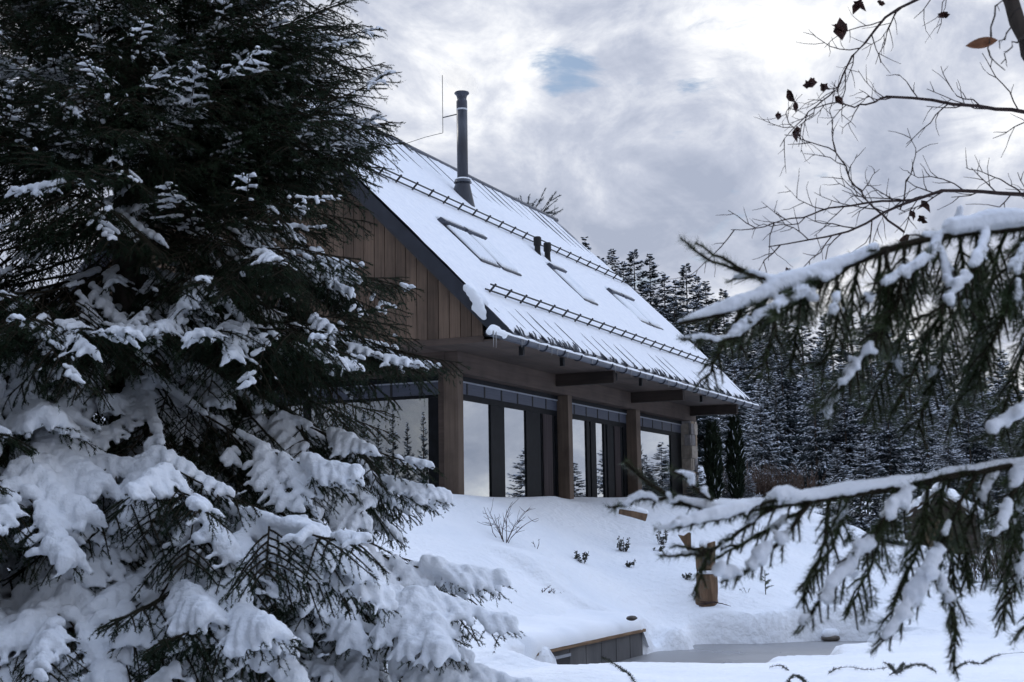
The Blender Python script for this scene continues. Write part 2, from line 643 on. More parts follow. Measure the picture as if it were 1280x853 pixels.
    nt.links.new(hole, hr.inputs['Value'])
    # an overcast sky is brighter and bluer overhead than near the horizon
    zn = N(nt, 'ShaderNodeMapRange', interpolation_type='SMOOTHSTEP')
    zn.inputs['From Min'].default_value = .36
    zn.inputs['From Max'].default_value = .95
    nt.links.new(sp.outputs[2], zn.inputs['Value'])
    tint = N(nt, 'ShaderNodeMix', data_type='RGBA')
    tint.inputs[6].default_value = (1, 1, 1, 1)
    tint.inputs[7].default_value = (1.72, 1.98, 2.42, 1)
    nt.links.new(zn.outputs[0], tint.inputs[0])
    mt = N(nt, 'ShaderNodeMix', data_type='RGBA', blend_type='MULTIPLY')
    mt.inputs[0].default_value = 1.0
    nt.links.new(cr.outputs[0], mt.inputs[6])
    nt.links.new(tint.outputs[2], mt.inputs[7])
    # cloud dimming added behind the camera to darken the big spruce's snow
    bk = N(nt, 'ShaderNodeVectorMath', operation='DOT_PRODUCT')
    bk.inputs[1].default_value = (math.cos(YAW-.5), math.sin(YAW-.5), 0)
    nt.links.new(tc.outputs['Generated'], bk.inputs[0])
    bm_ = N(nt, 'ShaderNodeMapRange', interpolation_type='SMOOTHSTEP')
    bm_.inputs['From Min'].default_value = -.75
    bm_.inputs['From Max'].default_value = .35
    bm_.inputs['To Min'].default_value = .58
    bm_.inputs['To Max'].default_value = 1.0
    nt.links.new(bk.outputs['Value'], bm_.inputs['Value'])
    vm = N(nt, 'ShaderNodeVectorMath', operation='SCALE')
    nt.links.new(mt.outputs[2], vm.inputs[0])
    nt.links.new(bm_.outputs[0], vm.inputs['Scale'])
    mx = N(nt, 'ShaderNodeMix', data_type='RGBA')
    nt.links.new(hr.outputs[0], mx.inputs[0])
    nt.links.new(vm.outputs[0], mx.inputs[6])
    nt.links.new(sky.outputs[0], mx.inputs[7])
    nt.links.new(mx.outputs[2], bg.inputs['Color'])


build_world()
sl = bpy.data.lights.new('sun', 'SUN')
sl.energy = .7
sl.angle = math.radians(18)
sl.color = (1.0, .95, .88)
so = bpy.data.objects.new('sun', sl)
COL.objects.link(so)
sd = Vector((math.cos(SUN_EL)*math.cos(SUN_AZ), math.cos(SUN_EL)*math.sin(SUN_AZ), math.sin(SUN_EL)))
so.rotation_euler = sd.to_track_quat('Z', 'Y').to_euler()
so.location = tuple(sd*60)

# ------------------------------------------------------------------ ground
WATER = -1.25
DK_Y, DK_X0, DK_X1, DK_Z = -4.03, -6.55, -3.05, -.93
FW2 = np.array([math.cos(YAW), math.sin(YAW)])
RT2 = np.array([math.sin(YAW), -math.cos(YAW)])

ctl = []
for px, py, d in [(556, 621, 21.4), (580, 619, 22.0), (520, 626, 20.6), (600, 618, 22.3), (690, 619, 25), (800, 620.5, 29), (860, 622, 32), 
                  (800, 762, 18.6), (880, 742, 20), (850, 690, 22), (830, 655, 25), (900, 690, 23.5), (920, 745, 20.3),
                  (930, 660, 27), (970, 735, 21.5), (1000, 760, 20.6), (1000, 700, 24), (1000, 655, 29), (960, 627, 36), (1000, 620, 45), (1090, 620, 45), (1060, 670, 29), (1060, 720, 24),
                  (1090, 760, 21.5), (1130, 690, 31), (1180, 690, 36), (1150, 740, 24.5), (1240, 700, 33), (1250, 745, 25), (1290, 700, 38), (1210, 775, 20.5), (1290, 770, 21),
                  (700, 837, 12.9), (780, 839, 13.0), (850, 838, 13.1), (900, 832, 13.2), (945, 840, 12.8), (1005, 818, 14.0), (1060, 814, 14.6), (1110, 805, 15.3), (1170, 799, 15.6), (1280, 797, 15.5),
                  (630, 822, 14.2), (620, 800, 15.2), (640, 858, 11.5), (800, 858, 11.3), (950, 850, 11.6), (1100, 843, 11.7), (1290, 838, 11.5)]:
    ctl.append(at(px, py, d))
for X, Y, Z in [(-20.4, -10.1, -1.25), (-17, -8.5, -1.2), (-14, -9, -1.12), (-16, -4, -1.1), (-13, -4, -1.0), (-10, -6.2, -1.0), (-11, -2, -.6), (-13, 3, -.3), (-8, -1, -.15), (-5, 1, .5), (-2, 1.5, .85),
                (-7, 5, .4), (-16, 9, .2), (-3, 9, .8), (5, 5, .85), (10, 5, .9), (13, 3, 1.0), (14, 10, 1.1), (5, 12, 1.2), (20, 8, 1.3), (-22, 2, -.8), (-26, -8, -1.2), (-22, -16, -1.35), (-12, -14, -1.2), (-4, -13, -1.0),
                (5, -14, -1.0), (15, -14, -.9), (22, -20, -.8), (-26, -22, -1.4), (-10, -24, -1.4), (10, -26, -1.2), (30, -6, .2), (34, 8, 1.6), (25, 18, 1.8), (8, 22, 1.6), (-10, 22, .8), (-26, 16, .3), (34, -20, -.6)]:
    ctl.append((X, Y, Z))
for px, py in [(540, 640), (600, 640), (650, 640), (700, 640), (750, 640), (640, 670), (700, 670), (760, 665), (640, 700), (700, 700), (770, 695), (640, 730), (700, 730), (770, 725), (640, 752), (700, 752), (760, 750)]:
    k = at(px, py, 1)-CAM       # the even slope from the terrace down to the deck
    t_ = (.86+.50*(CAM[1]+.5)-CAM[2])/(k[2]-.50*k[1])
    ctl.append(CAM+k*t_)
for px in range(845, 1130, 40):
    ctl.append(on_z(px, 793, -1.06))
    ctl.append(on_z(px, 779, -.96))
for X in (-7.5, -6.5, -5.5, -4.5, -3.5, -2.6):
    ctl.append((X, DK_Y+.15, DK_Z+.12))
    ctl.append((X, DK_Y+.6, DK_Z+.24))
ctl = np.array(ctl, float)


def _tps(r):
    return np.where(r > 1e-9, r*r*np.log(r+1e-12), 0)


_n = len(ctl)
_K = _tps(np.linalg.norm(ctl[:, None, :2]-ctl[None, :, :2], axis=2))+np.eye(_n)*.25
_P = np.concatenate([np.ones((_n, 1)), ctl[:, :2]], 1)
_A = np.block([[_K, _P], [_P.T, np.zeros((3, 3))]])
_W = np.linalg.solve(_A, np.concatenate([ctl[:, 2], np.zeros(3)]))

POND = [on_z(px, py, WATER)[:2] for px, py in [(835, 812), (868, 806), (905, 806), (960, 803), (1000, 802), (1060, 800.5), (1108, 800)]]
POND += [at(px, py, d)[:2] for px, py, d in [(1118, 806, 16.3), (1060, 825, 15.2), (1005, 835, 14.6), (950, 845, 14.0), (850, 850, 14.2), (740, 850, 13.8), (650, 850, 13.6)]]
POND += [np.array((-6.9, -4.1)), np.array((-3.0, -3.95))]
POND = np.array(POND)


def pond_dist(x, y):
    """signed distance to the pond outline, positive inside"""
    p = np.stack([x, y], -1)
    best = np.full(x.shape, 1e9)
    inside = np.zeros(x.shape, bool)
    k = len(POND)
    for i in range(k):
        a, b = POND[i], POND[(i+1) % k]
        ab = b-a
        t = np.clip(((p-a)@ab)/(ab@ab), 0, 1)
        best = np.minimum(best, np.linalg.norm(p-a-t[..., None]*ab, axis=-1))
        c = (a[1] > p[..., 1]) != (b[1] > p[..., 1])
        xi = a[0]+(p[..., 1]-a[1])*ab[0]/(ab[1] if abs(ab[1]) > 1e-9 else 1e-9)
        inside ^= c & (p[..., 0] < xi)
    return np.where(inside, best, -best)


def smooth01(t):
    t = np.clip(t, 0, 1)
    return t*t*(3-2*t)


BUMPS = []       # (x, y, radius, height, stretch along the bank)
for px, py, d, r, h in [(655, 688, 18.9, .62, .17), (690, 684, 19.1, .42, .12), (690, 766, 16.3, .4, .07), (770, 766, 17.3, .4, .08), (815, 770, 18.6, .32, .16), (728, 766, 16.9, .35, .07),
                        (822, 792, 18.0, .24, .17), (850, 785, 18.6, .30, .22), (880, 790, 18.7, .22, .20), (908, 785, 19.0, .30, .24), (940, 786, 19.3, .30, .22), (972, 785, 19.5, .24, .18),
                        (1005, 783, 19.8, .30, .22), (1042, 783, 19.9, .33, .22), (1075, 785, 19.9, .30, .20), (1110, 785, 19.6, .35, .2), (1212, 795, 16.2, .35, .22), (1165, 790, 17.6, .4, .18),
                        (655, 812, 14.6, .45, .16), (630, 826, 13.6, .4, .12), (720, 850, 11.8, .7, .10), (690, 845, 12.4, .5, .07),
                        (960, 770, 20.2, .5, .12), (1040, 765, 20.6, .6, .12), (900, 770, 19.6, .45, .10), (1120, 770, 20.0, .5, .12), (905, 700, 22.8, .5, .12), (1070, 640, 31, .8, .25)]:
    p = at(px, py, d)
    BUMPS.append((p[0], p[1], r, h*(.62 if py > 768 and d > 17.5 else 1.0)))


def ground_z(x, y):
    x = np.asarray(x, float)
    y = np.asarray(y, float)
    sh = x.shape
    x = x.ravel()
    y = y.ravel()
    z = np.empty_like(x)
    for i in range(0, len(x), 20000):
        xx, yy = x[i:i+20000], y[i:i+20000]
        K = _tps(np.hypot(xx[:, None]-ctl[None, :, 0], yy[:, None]-ctl[None, :, 1]))
        z[i:i+20000] = K@_W[:_n]+_W[_n]+_W[_n+1]*xx+_W[_n+2]*yy
    # far country: the wooded slope in front, a shallow valley behind
    vx, vy = x-CAM[0], y-CAM[1]
    d = np.hypot(vx, vy)
    ang = np.degrees(np.arctan2(vy, vx))
    rise = smooth01((ang-(-2))/26)*(1-smooth01((ang-75)/40))
    far = 1.3+.145*np.maximum(d-44, 0)*rise-.02*np.maximum(d-30, 0)*(1-rise)
    far = 1.3*rise-.9*(1-rise)+.145*rise*np.maximum(d-44, 0)*np.where(d > 130, 130/d, 1)-.012*np.maximum(np.minimum(d, 120)-30, 0)*(1-rise)
    w = smooth01((np.hypot(x-0, y+2)-24)/16)
    z = z*(1-w)+far*w
    for bx, by, r, h in BUMPS:
        z += h*np.exp(-((x-bx)**2+(y-by)**2)/(r*r*.55))
    lown = .05*np.sin(x*.9+1.3*np.sin(y*.7))*np.sin(y*1.1+.6*np.sin(x*.8))+.025*np.sin(x*2.3+y*1.1+1.2*np.sin(y*1.7))
    z += lown
    pd = pond_dist(x, y)
    lob = .16*np.sin(x*4.4+1.4*np.sin(y*2.3))+.09*np.sin(y*5.0+.9*np.sin(x*2.1))+.06*np.sin(x*6.3+y*4.1+1.5*np.sin(y*3.1))
    t = smooth01((pd+lob+.12)/.34)
    z = z*(1-t)+(WATER-.35)*t
    # level snow along the front of the house, none inside it
    fr_ = (x > -3.5) & (x < 14) & (y > -1.3) & (y < 9)
    z = np.where(fr_, np.minimum(z, .87+.012*np.maximum(x, 0)+.03*np.sin(x*1.3)*np.sin(y*2)+np.maximum(-.9-y, 0)*.0), z)
    z = np.where((x > .36) & (x < 12.9) & (y > .30) & (y < 8), np.minimum(z, .1), z)
    # the snow stops at the timber deck wall
    dk = (x > DK_X0-.1) & (x < DK_X1+.1) & (y < DK_Y+.35) & (y > DK_Y-2.2)
    behind = (x > DK_X0-.6) & (x < DK_X1+.6) & (y > DK_Y-.02) & (y < DK_Y+2.6)
    lim = DK_Z+np.maximum(y-DK_Y-.35, 0)*.60+1.3*np.maximum(DK_X0+.2-x, 0)+1.3*np.maximum(x-DK_X1+.2, 0)
    z = np.where(behind, np.where(z > lim, lim+np.minimum((z-lim)*.25, .12)*smooth01((y-DK_Y-.3)/.5), z), z)
    z = np.where(dk & (y <= DK_Y) & (x > DK_X0+.25), np.minimum(z, WATER-.3), z)
    return z.reshape(sh)


def axis(lo, hi, fine_lo, fine_hi, step, grow=1.16):
    a = list(np.arange(fine_lo, fine_hi+1e-6, step))
    s, p = step, fine_hi
    while p < hi:
        s *= grow
        p += s
        a.append(p)
    s, p = step, fine_lo
    while p > lo:
        s *= grow
        p -= s
        a.insert(0, p)
    return np.array(a)


gx = axis(-900, 900, -12, 4, .075, 1.09)
gy = axis(-900, 900, -9.5, .6, .075, 1.09)
GX, GY = np.meshgrid(gx, gy, indexing='ij')
GZ = ground_z(GX, GY)
nx, ny = GX.shape
ii, jj = np.meshgrid(np.arange(nx-1), np.arange(ny-1), indexing='ij')
q = (ii*ny+jj).ravel()
GF = np.stack([q, q+ny, q+ny+1, q+1], 1)
ground = put('snowy_ground', np_mesh('snowy_ground', np.stack([GX.ravel(), GY.ravel(), GZ.ravel()], 1), GF, [MT['ground_snow']], smooth=True))
tag(ground, 'white snow covering the slope between the pond and the house', kind='structure')


def gz(x, y):
    return float(ground_z(np.array([x]), np.array([y]))[0])


mb = MB()
pc = POND.mean(0)
rr = 9
mb.add([(pc[0]-6, -13, WATER), (4, -13, WATER), (4, -3.9, WATER), (pc[0]-6, -3.9, WATER)], [(0, 1, 2, 3)])
pond = mb.build('pond_water', MT['ice'])
tag(pond, 'grey half frozen pond below the timber deck', kind='structure')

# ------------------------------------------------------------------ timber deck on the pond edge
deck = empty('pond_deck', (DK_X0, DK_Y, DK_Z), 'low snow covered wooden deck with a dark wall standing in the pond', 'deck')


def rel(o, mb_obj):
    """parent after building in world coordinates"""
    mb_obj.parent = o
    mb_obj.location = tuple(-np.array(o.location)) if False else (-o.location[0], -o.location[1], -o.location[2])
    return mb_obj


mb = MB()
mb.box(DK_X0, DK_X1+.02, DK_Y-.06, DK_Y, WATER-.3, DK_Z-.035)
for k in range(1, 7):
    x = DK_X0+k*.5+.05
    mb.box(x-.004, x+.004, DK_Y-.066, DK_Y-.058, WATER-.2, DK_Z-.037)
rel(deck, mb.build('wall_panel', MT['concrete']))
mb = MB()
mb.box(DK_X0-.02, DK_X1+.06, DK_Y-.10, DK_Y+.16, DK_Z-.033, DK_Z+.005, bev=.006)
rel(deck, mb.build('edge_board', MT['plank']))
mb = MB()
hx0, hx1 = DK_X0+.36, DK_X0+1.0
mb.box(hx0, hx1, DK_Y-.075, DK_Y-.062, WATER-.05, DK_Z-.12)
hatch = rel(deck, mb.build('skimmer_opening', MT['black']))
mb = MB()
mb.box(hx0-.03, hx1+.03, DK_Y-.085, DK_Y-.061, DK_Z-.118, DK_Z-.085)
mb.box(hx0-.03, hx0, DK_Y-.085, DK_Y-.061, WATER-.05, DK_Z-.120)
fr = mb.build('frame', MT['rail'], hatch)
# rounded blanket of snow on the deck
U, Vv = np.meshgrid(np.linspace(0, 1, 90), np.linspace(0, 1, 40), indexing='ij')
L = DK_X1-DK_X0+.5
sx = DK_X0-.28+U*L
tt = Vv
wid = 1.35
prof_y = np.where(tt < .3, -.10+(1-np.cos(tt/.3*PI/2))*.22, .12+(tt-.3)/.7*wid)
prof_z = np.where(tt < .3, .008+np.sin(tt/.3*PI/2)*.19, .198+(tt-.3)/.7*.10-.55*np.maximum(tt-.72, 0)**1.5*2)
wob = np.vectorize(lambda a, b: fbm(a*1.7, b*1.7, 3.3, 3))(sx, prof_y)
endf = smooth01(np.minimum(U, 1-U)/.09)
dn = put('snow', np_mesh('deck_snow', np.stack([sx, DK_Y+prof_y-.03*wob, DK_Z+prof_z*(.1+.9*endf)*(1+.22*wob)-.25*(1-endf)], -1).reshape(-1, 3),
         np.array([[i*40+j, (i+1)*40+j, (i+1)*40+j+1, i*40+j+1] for i in range(89) for j in range(39)]), [MT['snow']], smooth=True))
rel(deck, dn)

# ------------------------------------------------------------------ house
XV, XL, YE, ZE, YR, ZR = -1.0, 13.262, -1.453, 3.268, 3.572, 8.252
YB = 2*YR-YE
ZS = 3.222
house = empty('timber_house', (0, 0, .6), 'brown timber house with a steep snow covered roof behind the pond', 'house')
SLO = np.array([0, YR-YE, ZR-ZE])
SLEN = float(np.linalg.norm(SLO))
SLO /= SLEN
NRM = np.array([0, -SLO[2], SLO[1]])


def roof(x, s, h=0.0):
    """point on the front roof plane: s in metres up the slope, h above it"""
    return np.array([x, YE, ZE])+SLO*s+NRM*h


def hp(name, mbx, mat, parent=None, smooth=False):
    """a part of the house, in house coordinates"""
    o = mbx.build(name, mat, parent or house, smooth)
    if parent is None:
        o.location = tuple(-x for x in house.location)
    return o


def prism_yz(mbx, poly, x0, x1, mi=0):
    n = len(poly)
    V = [(x0, y, z) for y, z in poly]+[(x1, y, z) for y, z in poly]
    F = [tuple(range(n-1, -1, -1)), tuple(range(n, 2*n))]
    for i in range(n):
        j = (i+1) % n
        F.append((i, j, n+j, n+i))
    mbx.add(V, F, mi)


# roof slab with its dark verge boards
th = .31
yi = YE+(ZS+.03-(ZE-th))/((ZR-ZE)/(YR-YE))
mb = MB()
half = [(YE, ZE), (YR, ZR), (YR, ZR-th), (yi, ZS+.03), (YE+.05, ZS+.03)]
prism_yz(mb, half, XV+.04, XL-.04)
prism_yz(mb, [(2*YR-y, z) for y, z in half][::-1], XV+.04, XL-.04)
roof_o = hp('roof', mb, MT['metal_dark'])
for xa, xb in ((XV, XV+.037), (XL-.037, XL)):
    mb = MB()
    prism_yz(mb, [(YE-.01, ZE+.02), (YR, ZR+.02), (YR, ZR-th+.05), (yi-.1, ZS-.01), (YE+.06, ZS-.01)], xa, xb)
    v = mb.build('verge_board', MT['fascia'], roof_o)
    mb = MB()
    prism_yz(mb, [(2*YR-y, z) for y, z in [(YE-.01, ZE+.02), (YR-.001, ZR+.02), (YR-.001, ZR-th+.05), (yi-.1, ZS-.01), (YE+.06, ZS-.01)]][::-1], xa, xb)
    mb.build('verge_board', MT['fascia'], roof_o)
mb = MB()
mb.tube([(XV-.005, YR, ZR+.035), (XL+.005, YR, ZR+.035)], .05, 8)
mb.build('ridge_cap', MT['gutter'], roof_o)

# standing seams and the thin snow between them
SEAM = .545
mb = MB()
x = XV+.30
seams = []
while x < XL-.1:
    seams.append(x)
    for d in (-.012,):
        a, b = roof(x-.012, .03, .0), roof(x+.012, .03, .0)
    V = [roof(x-.011, .02, -.01), roof(x+.011, .02, -.01), roof(x+.011, .02, .036), roof(x-.011, .02, .036),
         roof(x-.011, SLEN-.06, -.01), roof(x+.011, SLEN-.06, -.01), roof(x+.011, SLEN-.06, .036), roof(x-.011, SLEN-.06, .036)]
    mb.add(V, [(0, 3, 2, 1), (4, 5, 6, 7), (0, 1, 5, 4), (1, 2, 6, 5), (2, 3, 7, 6), (3, 0, 4, 7)])
    x += SEAM
mb.build('standing_seam', MT['metal_dark'], roof_o)['kind'] = 'stuff'

sxs = []
for a, b in zip([XV+.02]+seams, seams+[XL-.02]):
    sxs += list(np.linspace(a, b, 11)[:-1])
sxs = np.array(sxs+[XL-.02])
sss = np.concatenate([np.linspace(.05, 1.2, 60)[:-1], np.linspace(1.2, SLEN, 130)])
SX, SS = np.meshgrid(sxs, sss, indexing='ij')
dseam = np.min(np.abs(SX[..., None]-np.array(seams)), axis=-1)
low = np.vectorize(lambda a, b: fbm(a*.35, b*.28, 1.0, 3))(SX, SS)
mid = np.vectorize(lambda a, b: fbm(a*1.1, b*.5, 5.0, 4))(SX, SS)
hi = np.vectorize(lambda a, b: fbm(a*4.5, b*2.2, 9.0, 3))(SX, SS)
# wind has thinned it by the ridge at the far end and by the eave
ridge_thin = smooth01((SS-5.0)/1.4)*smooth01((SX+.5)/3)
eave_thin = smooth01((1.15-SS)/.6)
T = .052+.016*low+.014*mid+.006*hi-.033*ridge_thin-.025*eave_thin
T += .004*np.exp(-(dseam/.03)**2)
edge = smooth01((.14+.10*hi+.05*mid-SS)/.09)
T = T*(1-edge)-.02*edge
V = np.array([XV*0, YE, ZE])[None, None]+SX[..., None]*np.array([1, 0, 0])+SS[..., None]*SLO+T[..., None]*NRM
nx_, ns_ = SX.shape
ii, jj = np.meshgrid(np.arange(nx_-1), np.arange(ns_-1), indexing='ij')
q = (ii*ns_+jj).ravel()
rs = put('snow', np_mesh('roof_snow', V.reshape(-1, 3), np.stack([q, q+ns_, q+ns_+1, q+1], 1), [MT['snow_fine']], smooth=True), roof_o)
# snow on the back slope
mb = MB()
for i in range(24):
    a, b = i/24, (i+1)/24
    for k in range(12):
        pass
Vb = V.copy()
Vb[..., 1] = 2*YR-Vb[..., 1]
put('snow', np_mesh('roof_snow_back', Vb.reshape(-1, 3), np.stack([q, q+1, q+ns_+1, q+ns_], 1), [MT['snow_fine']], smooth=True), roof_o)
# lump of snow sliding over the verge
caps = Tris()
for s, hh, r, dx in ((1.02, .02, .07, -.02), (.92, .02, .085, -.03), (.82, .0, .085, -.035), (.72, -.03, .08, -.035), (.63, -.07, .07, -.035), (.56, -.12, .05, -.035), (.70, -.12, .05, -.035), (.84, .02, .08, .12), (.75, .02, .07, .1)):
    p = roof(XV+dx, s, hh)
    caps.add(*tri_tube([p-SLO*.06, p+SLO*.06], [r*.9, r], 8))
put('snow', voxel_snow('verge_snow', np.concatenate(caps.V), np.concatenate(caps.F), .02, 4), roof_o)

# gable: boards above the overhang
GXc = -.76
gz0 = 3.315
mb = MB()
ylo = -.95
nb = int((2*(YR-ylo))/BOARD)+1
for k in range(nb):
    a, b = -.85+k*BOARD+.006, -.85+(k+1)*BOARD-.006
    def top(y):
        yy = y if y <= YR else 2*YR-y
        return ZE-th+(ZR-ZE)/(YR-YE)*(yy-YE)+.04
    if a > 2*YR-ylo:
        break
    ta, tb = top(a), top(b)
    if a < YR < b:
        b = YR
        tb = top(b)
    if max(ta, tb) < gz0+.02:
        continue
    ta, tb = max(ta, gz0+.02), max(tb, gz0+.02)
    V = [(GXc, a, gz0), (GXc, b, gz0), (GXc, b, tb), (GXc, a, ta), (GXc+.03, a, gz0), (GXc+.03, b, gz0), (GXc+.03, b, tb), (GXc+.03, a, ta)]
    mb.add(V, [(0, 3, 2, 1), (4, 5, 6, 7), (0, 1, 5, 4), (1, 2, 6, 5), (2, 3, 7, 6), (3, 0, 4, 7)])
hp('gable_cladding', mb, MT['cladding'])
mb = MB()   # the dark wall behind the boards, and the other gable
prism_yz(mb, [(YE+.5, gz0-.02), (YR, ZR-th-.12), (YB-.5, gz0-.02)], GXc+.035, GXc+.12)
hp('gable_backing', mb, MT['black'])
mb = MB()
prism_yz(mb, [(YE+.5, gz0-.02), (YR, ZR-th-.02), (YB-.5, gz0-.02)], XL-.5, XL-.42)
hp('gable_wall', mb, MT['cladding'])
# overhang underside, front and gable side
mb = MB()
mb.box(GXc+.0, XL-.05, YE+.06, YB-.06, ZS, ZS+.028)
hp('soffit', mb, MT['soffit'])
mb = MB()
mb.box(GXc-.005, GXc+.03, -.86, YB-.9, ZS-.012, gz0-.004)
hp('gable_trim', mb, MT['beam'])

# lower storey: beams, posts, walls
ZB, ZF = 2.88, .30
mb = MB()
mb.box(.075, 13.27, 0.0, .24, ZB, ZS-.003)
hp('front_beam', mb, MT['beam'])
mb = MB()
mb.box(.07, .30, .243, YB+YE, ZB, ZS-.003)
hp('gable_beam', mb, MT['beam'])
for xa, xb, ya, yb in ((.072, .28, .002, .26), (4.87, 5.08, .01, .25), (8.83, 9.10, .01, .25)):
    mb = MB()
    mb.box(xa, xb, ya, yb, ZF, ZB-.002, bev=.008)
    hp('post', mb, MT['post'])
mb = MB()
mb.box(.30, .42, .262, .47, ZF, ZB-.002)
hp('jamb', mb, MT['beam'])
mb = MB()
mb.box(.1, .3, 5.6, YB+YE, ZF, ZB-.002)
mb.box(.1, 13.2, YB+YE-.2, YB+YE, ZF, ZS-.01)
mb.box(12.95, 13.2, .5, YB+YE-.2, ZF, ZS-.01)
hp('wall', mb, MT['cladding'])
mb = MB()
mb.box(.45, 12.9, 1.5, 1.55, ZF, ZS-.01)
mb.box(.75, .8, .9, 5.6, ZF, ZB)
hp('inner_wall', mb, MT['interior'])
# outrigger beams under the eave
for x in (4.30, 8.55, 12.85):
    mb = MB()
    mb.box(x-.07, x+.07, -1.16, -.002, ZS-.225, ZS-.003)
    hp('eave_beam', mb, MT['beam_dark'])
# lamps under the eave
for x, y, w in ((.08, -1.13, .075), (1.81, -1.12, .07), (4.62, -1.06, .055), (5.79, -1.15, .06), (8.85, -1.03, .055), (10.05, -1.10, .06)):
    mb = MB()
    mb.box(x-w/2, x+w/2, y-w/2, y+w/2, ZS-.15, ZS-.002, bev=.006)
    hp('eave_lamp', mb, MT['black'])

# stone pillar, laid block by block
px0, px1, py0, py1 = 12.79, 13.29, 0.0, .48
mb = MB()
rnd = random.Random(5)
tones = []
z = .3
row = 0
while z < ZB-.02:
    h = rnd.choice((.17, .22, .27, .31))
    z1 = min(z+h, ZB-.004)
    def face(fixed, lo, hi, ax):
        a = lo
        while a < hi-.02:
            w = rnd.choice((.16, .22, .28, .34))
            b = min(a+w, hi)
            if hi-b < .1:
                b = hi
            o_ = rnd.uniform(0, .022)
            n0 = len(mb.f)
            if ax == 'x':
                mb.box(fixed-.004-o_, fixed+.05, a+.004, b-.004, z+.004, z1-.004)
            elif ax == 'X':
                mb.box(fixed-.05, fixed+.004+o_, a+.004, b-.004, z+.004, z1-.004)
            else:
                mb.box(a+.004, b-.004, fixed-.004-o_, fixed+.05, z+.004, z1-.004)
            t_ = rnd.random()
            tones.extend([t_]*(len(mb.f)-n0))
            a = b
    face(px0, py0+(.06 if row % 2 else 0), py1, 'x')
    face(px1, py0+(.06 if row % 2 else 0), py1, 'X')
    face(py0, px0+(0 if row % 2 else .055), px1-(0 if row % 2 else .055), 'y')
    z = z1
    row += 1
n0 = len(mb.f)
mb.box(px0+.03, px1-.03, py0+.03, py1, .3, ZB-.006)
tones.extend([.2]*(len(mb.f)-n0))
pil = hp('stone_pillar', mb, MT['stone'])
a_ = pil.data.attributes.new('tone', 'FLOAT', 'FACE')
a_.data.foreach_set('value', tones)

# glazed bays: frame, panes, and the roller blind box above
GY = .27


def bay(x0, x1, panes, dividers, curtains=()):
    mb = MB()
    mb.box(x0, x1, GY-.05, GY+.09, 2.80, ZB-.003)
    mb.box(x0, x1, GY-.03, GY+.07, 2.49, 2.585)
    mb.box(x0, x1, GY-.03, GY+.07, .30, .40)
    xs = [x0]+[v for p in panes for v in p]+[x1]
    for a, b in zip(xs[0::2], xs[1::2]):
        if b-a > .01:
            mb.box(a, b, GY-.028, GY+.068, .402, 2.488)
    w = hp('window', mb, MT['frame'])
    for a, b in panes:
        m2 = MB()
        m2.box(a+.001, b-.001, GY-.004, GY+.004, .403, 2.487)
        m2.build('pane', MT['glass'], w)
    m2 = MB()
    m2.box(x0+.02, x1-.02, GY-.035, GY+.05, 2.587, 2.775)
    bl = m2.build('blind_box', MT['blind'], w)
    m2 = MB()
    m2.box(x0+.02, x1-.02, GY-.055, GY-.03, 2.776, 2.797)
    m2.build('rail', MT['rail'], w)
    for d in dividers:
        m2 = MB()
        m2.box(d-.022, d+.022, GY-.043, GY-.0355, 2.586, 2.774)
        m2.build('divider', MT['black'], w)
    for a, b in curtains:
        m2 = MB()
        n_ = 14
        V, F = [], []
        for i in range(n_*4+1):
            t_ = i/(n_*4)
            V += [(a+(b-a)*t_, GY-.045+.012*math.sin(t_*n_*2*PI), .40), (a+(b-a)*t_, GY-.045+.012*math.sin(t_*n_*2*PI), 2.48)]
        for i in range(n_*4):
            F.append((2*i, 2*i+2, 2*i+3, 2*i+1))
        m2.add(V, F)
        m2.build('slatted_screen', MT['curtain'], w)
    return w


bay(.29, 4.86, [(.50, 1.84), (2.41, 3.37), (4.03, 4.08), (4.60, 4.64), (4.72, 4.79)], [.36, .90, 1.58, 2.28, 2.98, 3.66, 4.30], [(4.12, 4.55)])
bay(5.09, 8.82, [(5.30, 6.42), (6.58, 6.66), (6.95, 7.42), (7.52, 7.62), (8.38, 8.44), (8.52, 8.62)], [5.75, 6.40, 7.05, 7.70, 8.35], [(8.02, 8.34)])
bay(9.11, 12.78, [(9.30, 11.95)], [9.9, 10.6, 11.3, 12.0])

# gable glazing, set back from the corner
gx_ = .45
mb = MB()
mb.box(gx_-.03, gx_+.06, .475, 5.6, 2.80, ZB-.003)
mb.box(gx_-.03, gx_+.06, .475, 5.6, 2.52, 2.57)
mb.box(gx_-.03, gx_+.06, .475, 5.6, .30, .40)
for a, b in ((.475, .72), (3.0, 3.14), (5.45, 5.6)):
    mb.box(gx_-.028, gx_+.058, a, b, .402, 2.518)
gw = hp('window', mb, MT['frame'])
for a, b in ((.72, 3.0), (3.14, 5.45)):
    m2 = MB()
    m2.box(gx_-.004, gx_+.004, a+.001, b-.001, .403, 2.517)
    m2.build('pane', MT['glass'], gw)
m2 = MB()
m2.box(gx_-.035, gx_+.05, .50, 5.58, 2.572, 2.775)
m2.build('blind_box', MT['blind'], gw)
m2 = MB()
m2.box(gx_-.055, gx_-.03, .50, 5.58, 2.776, 2.797)
m2.build('rail', MT['rail'], gw)
for d in (.84, 1.41, 2.0, 2.6, 3.2, 3.8, 4.4, 5.0):
    m2 = MB()
    m2.box(gx_-.043, gx_-.0355, d-.022, d+.022, 2.573, 2.774)
    m2.build('divider', MT['black'], gw)

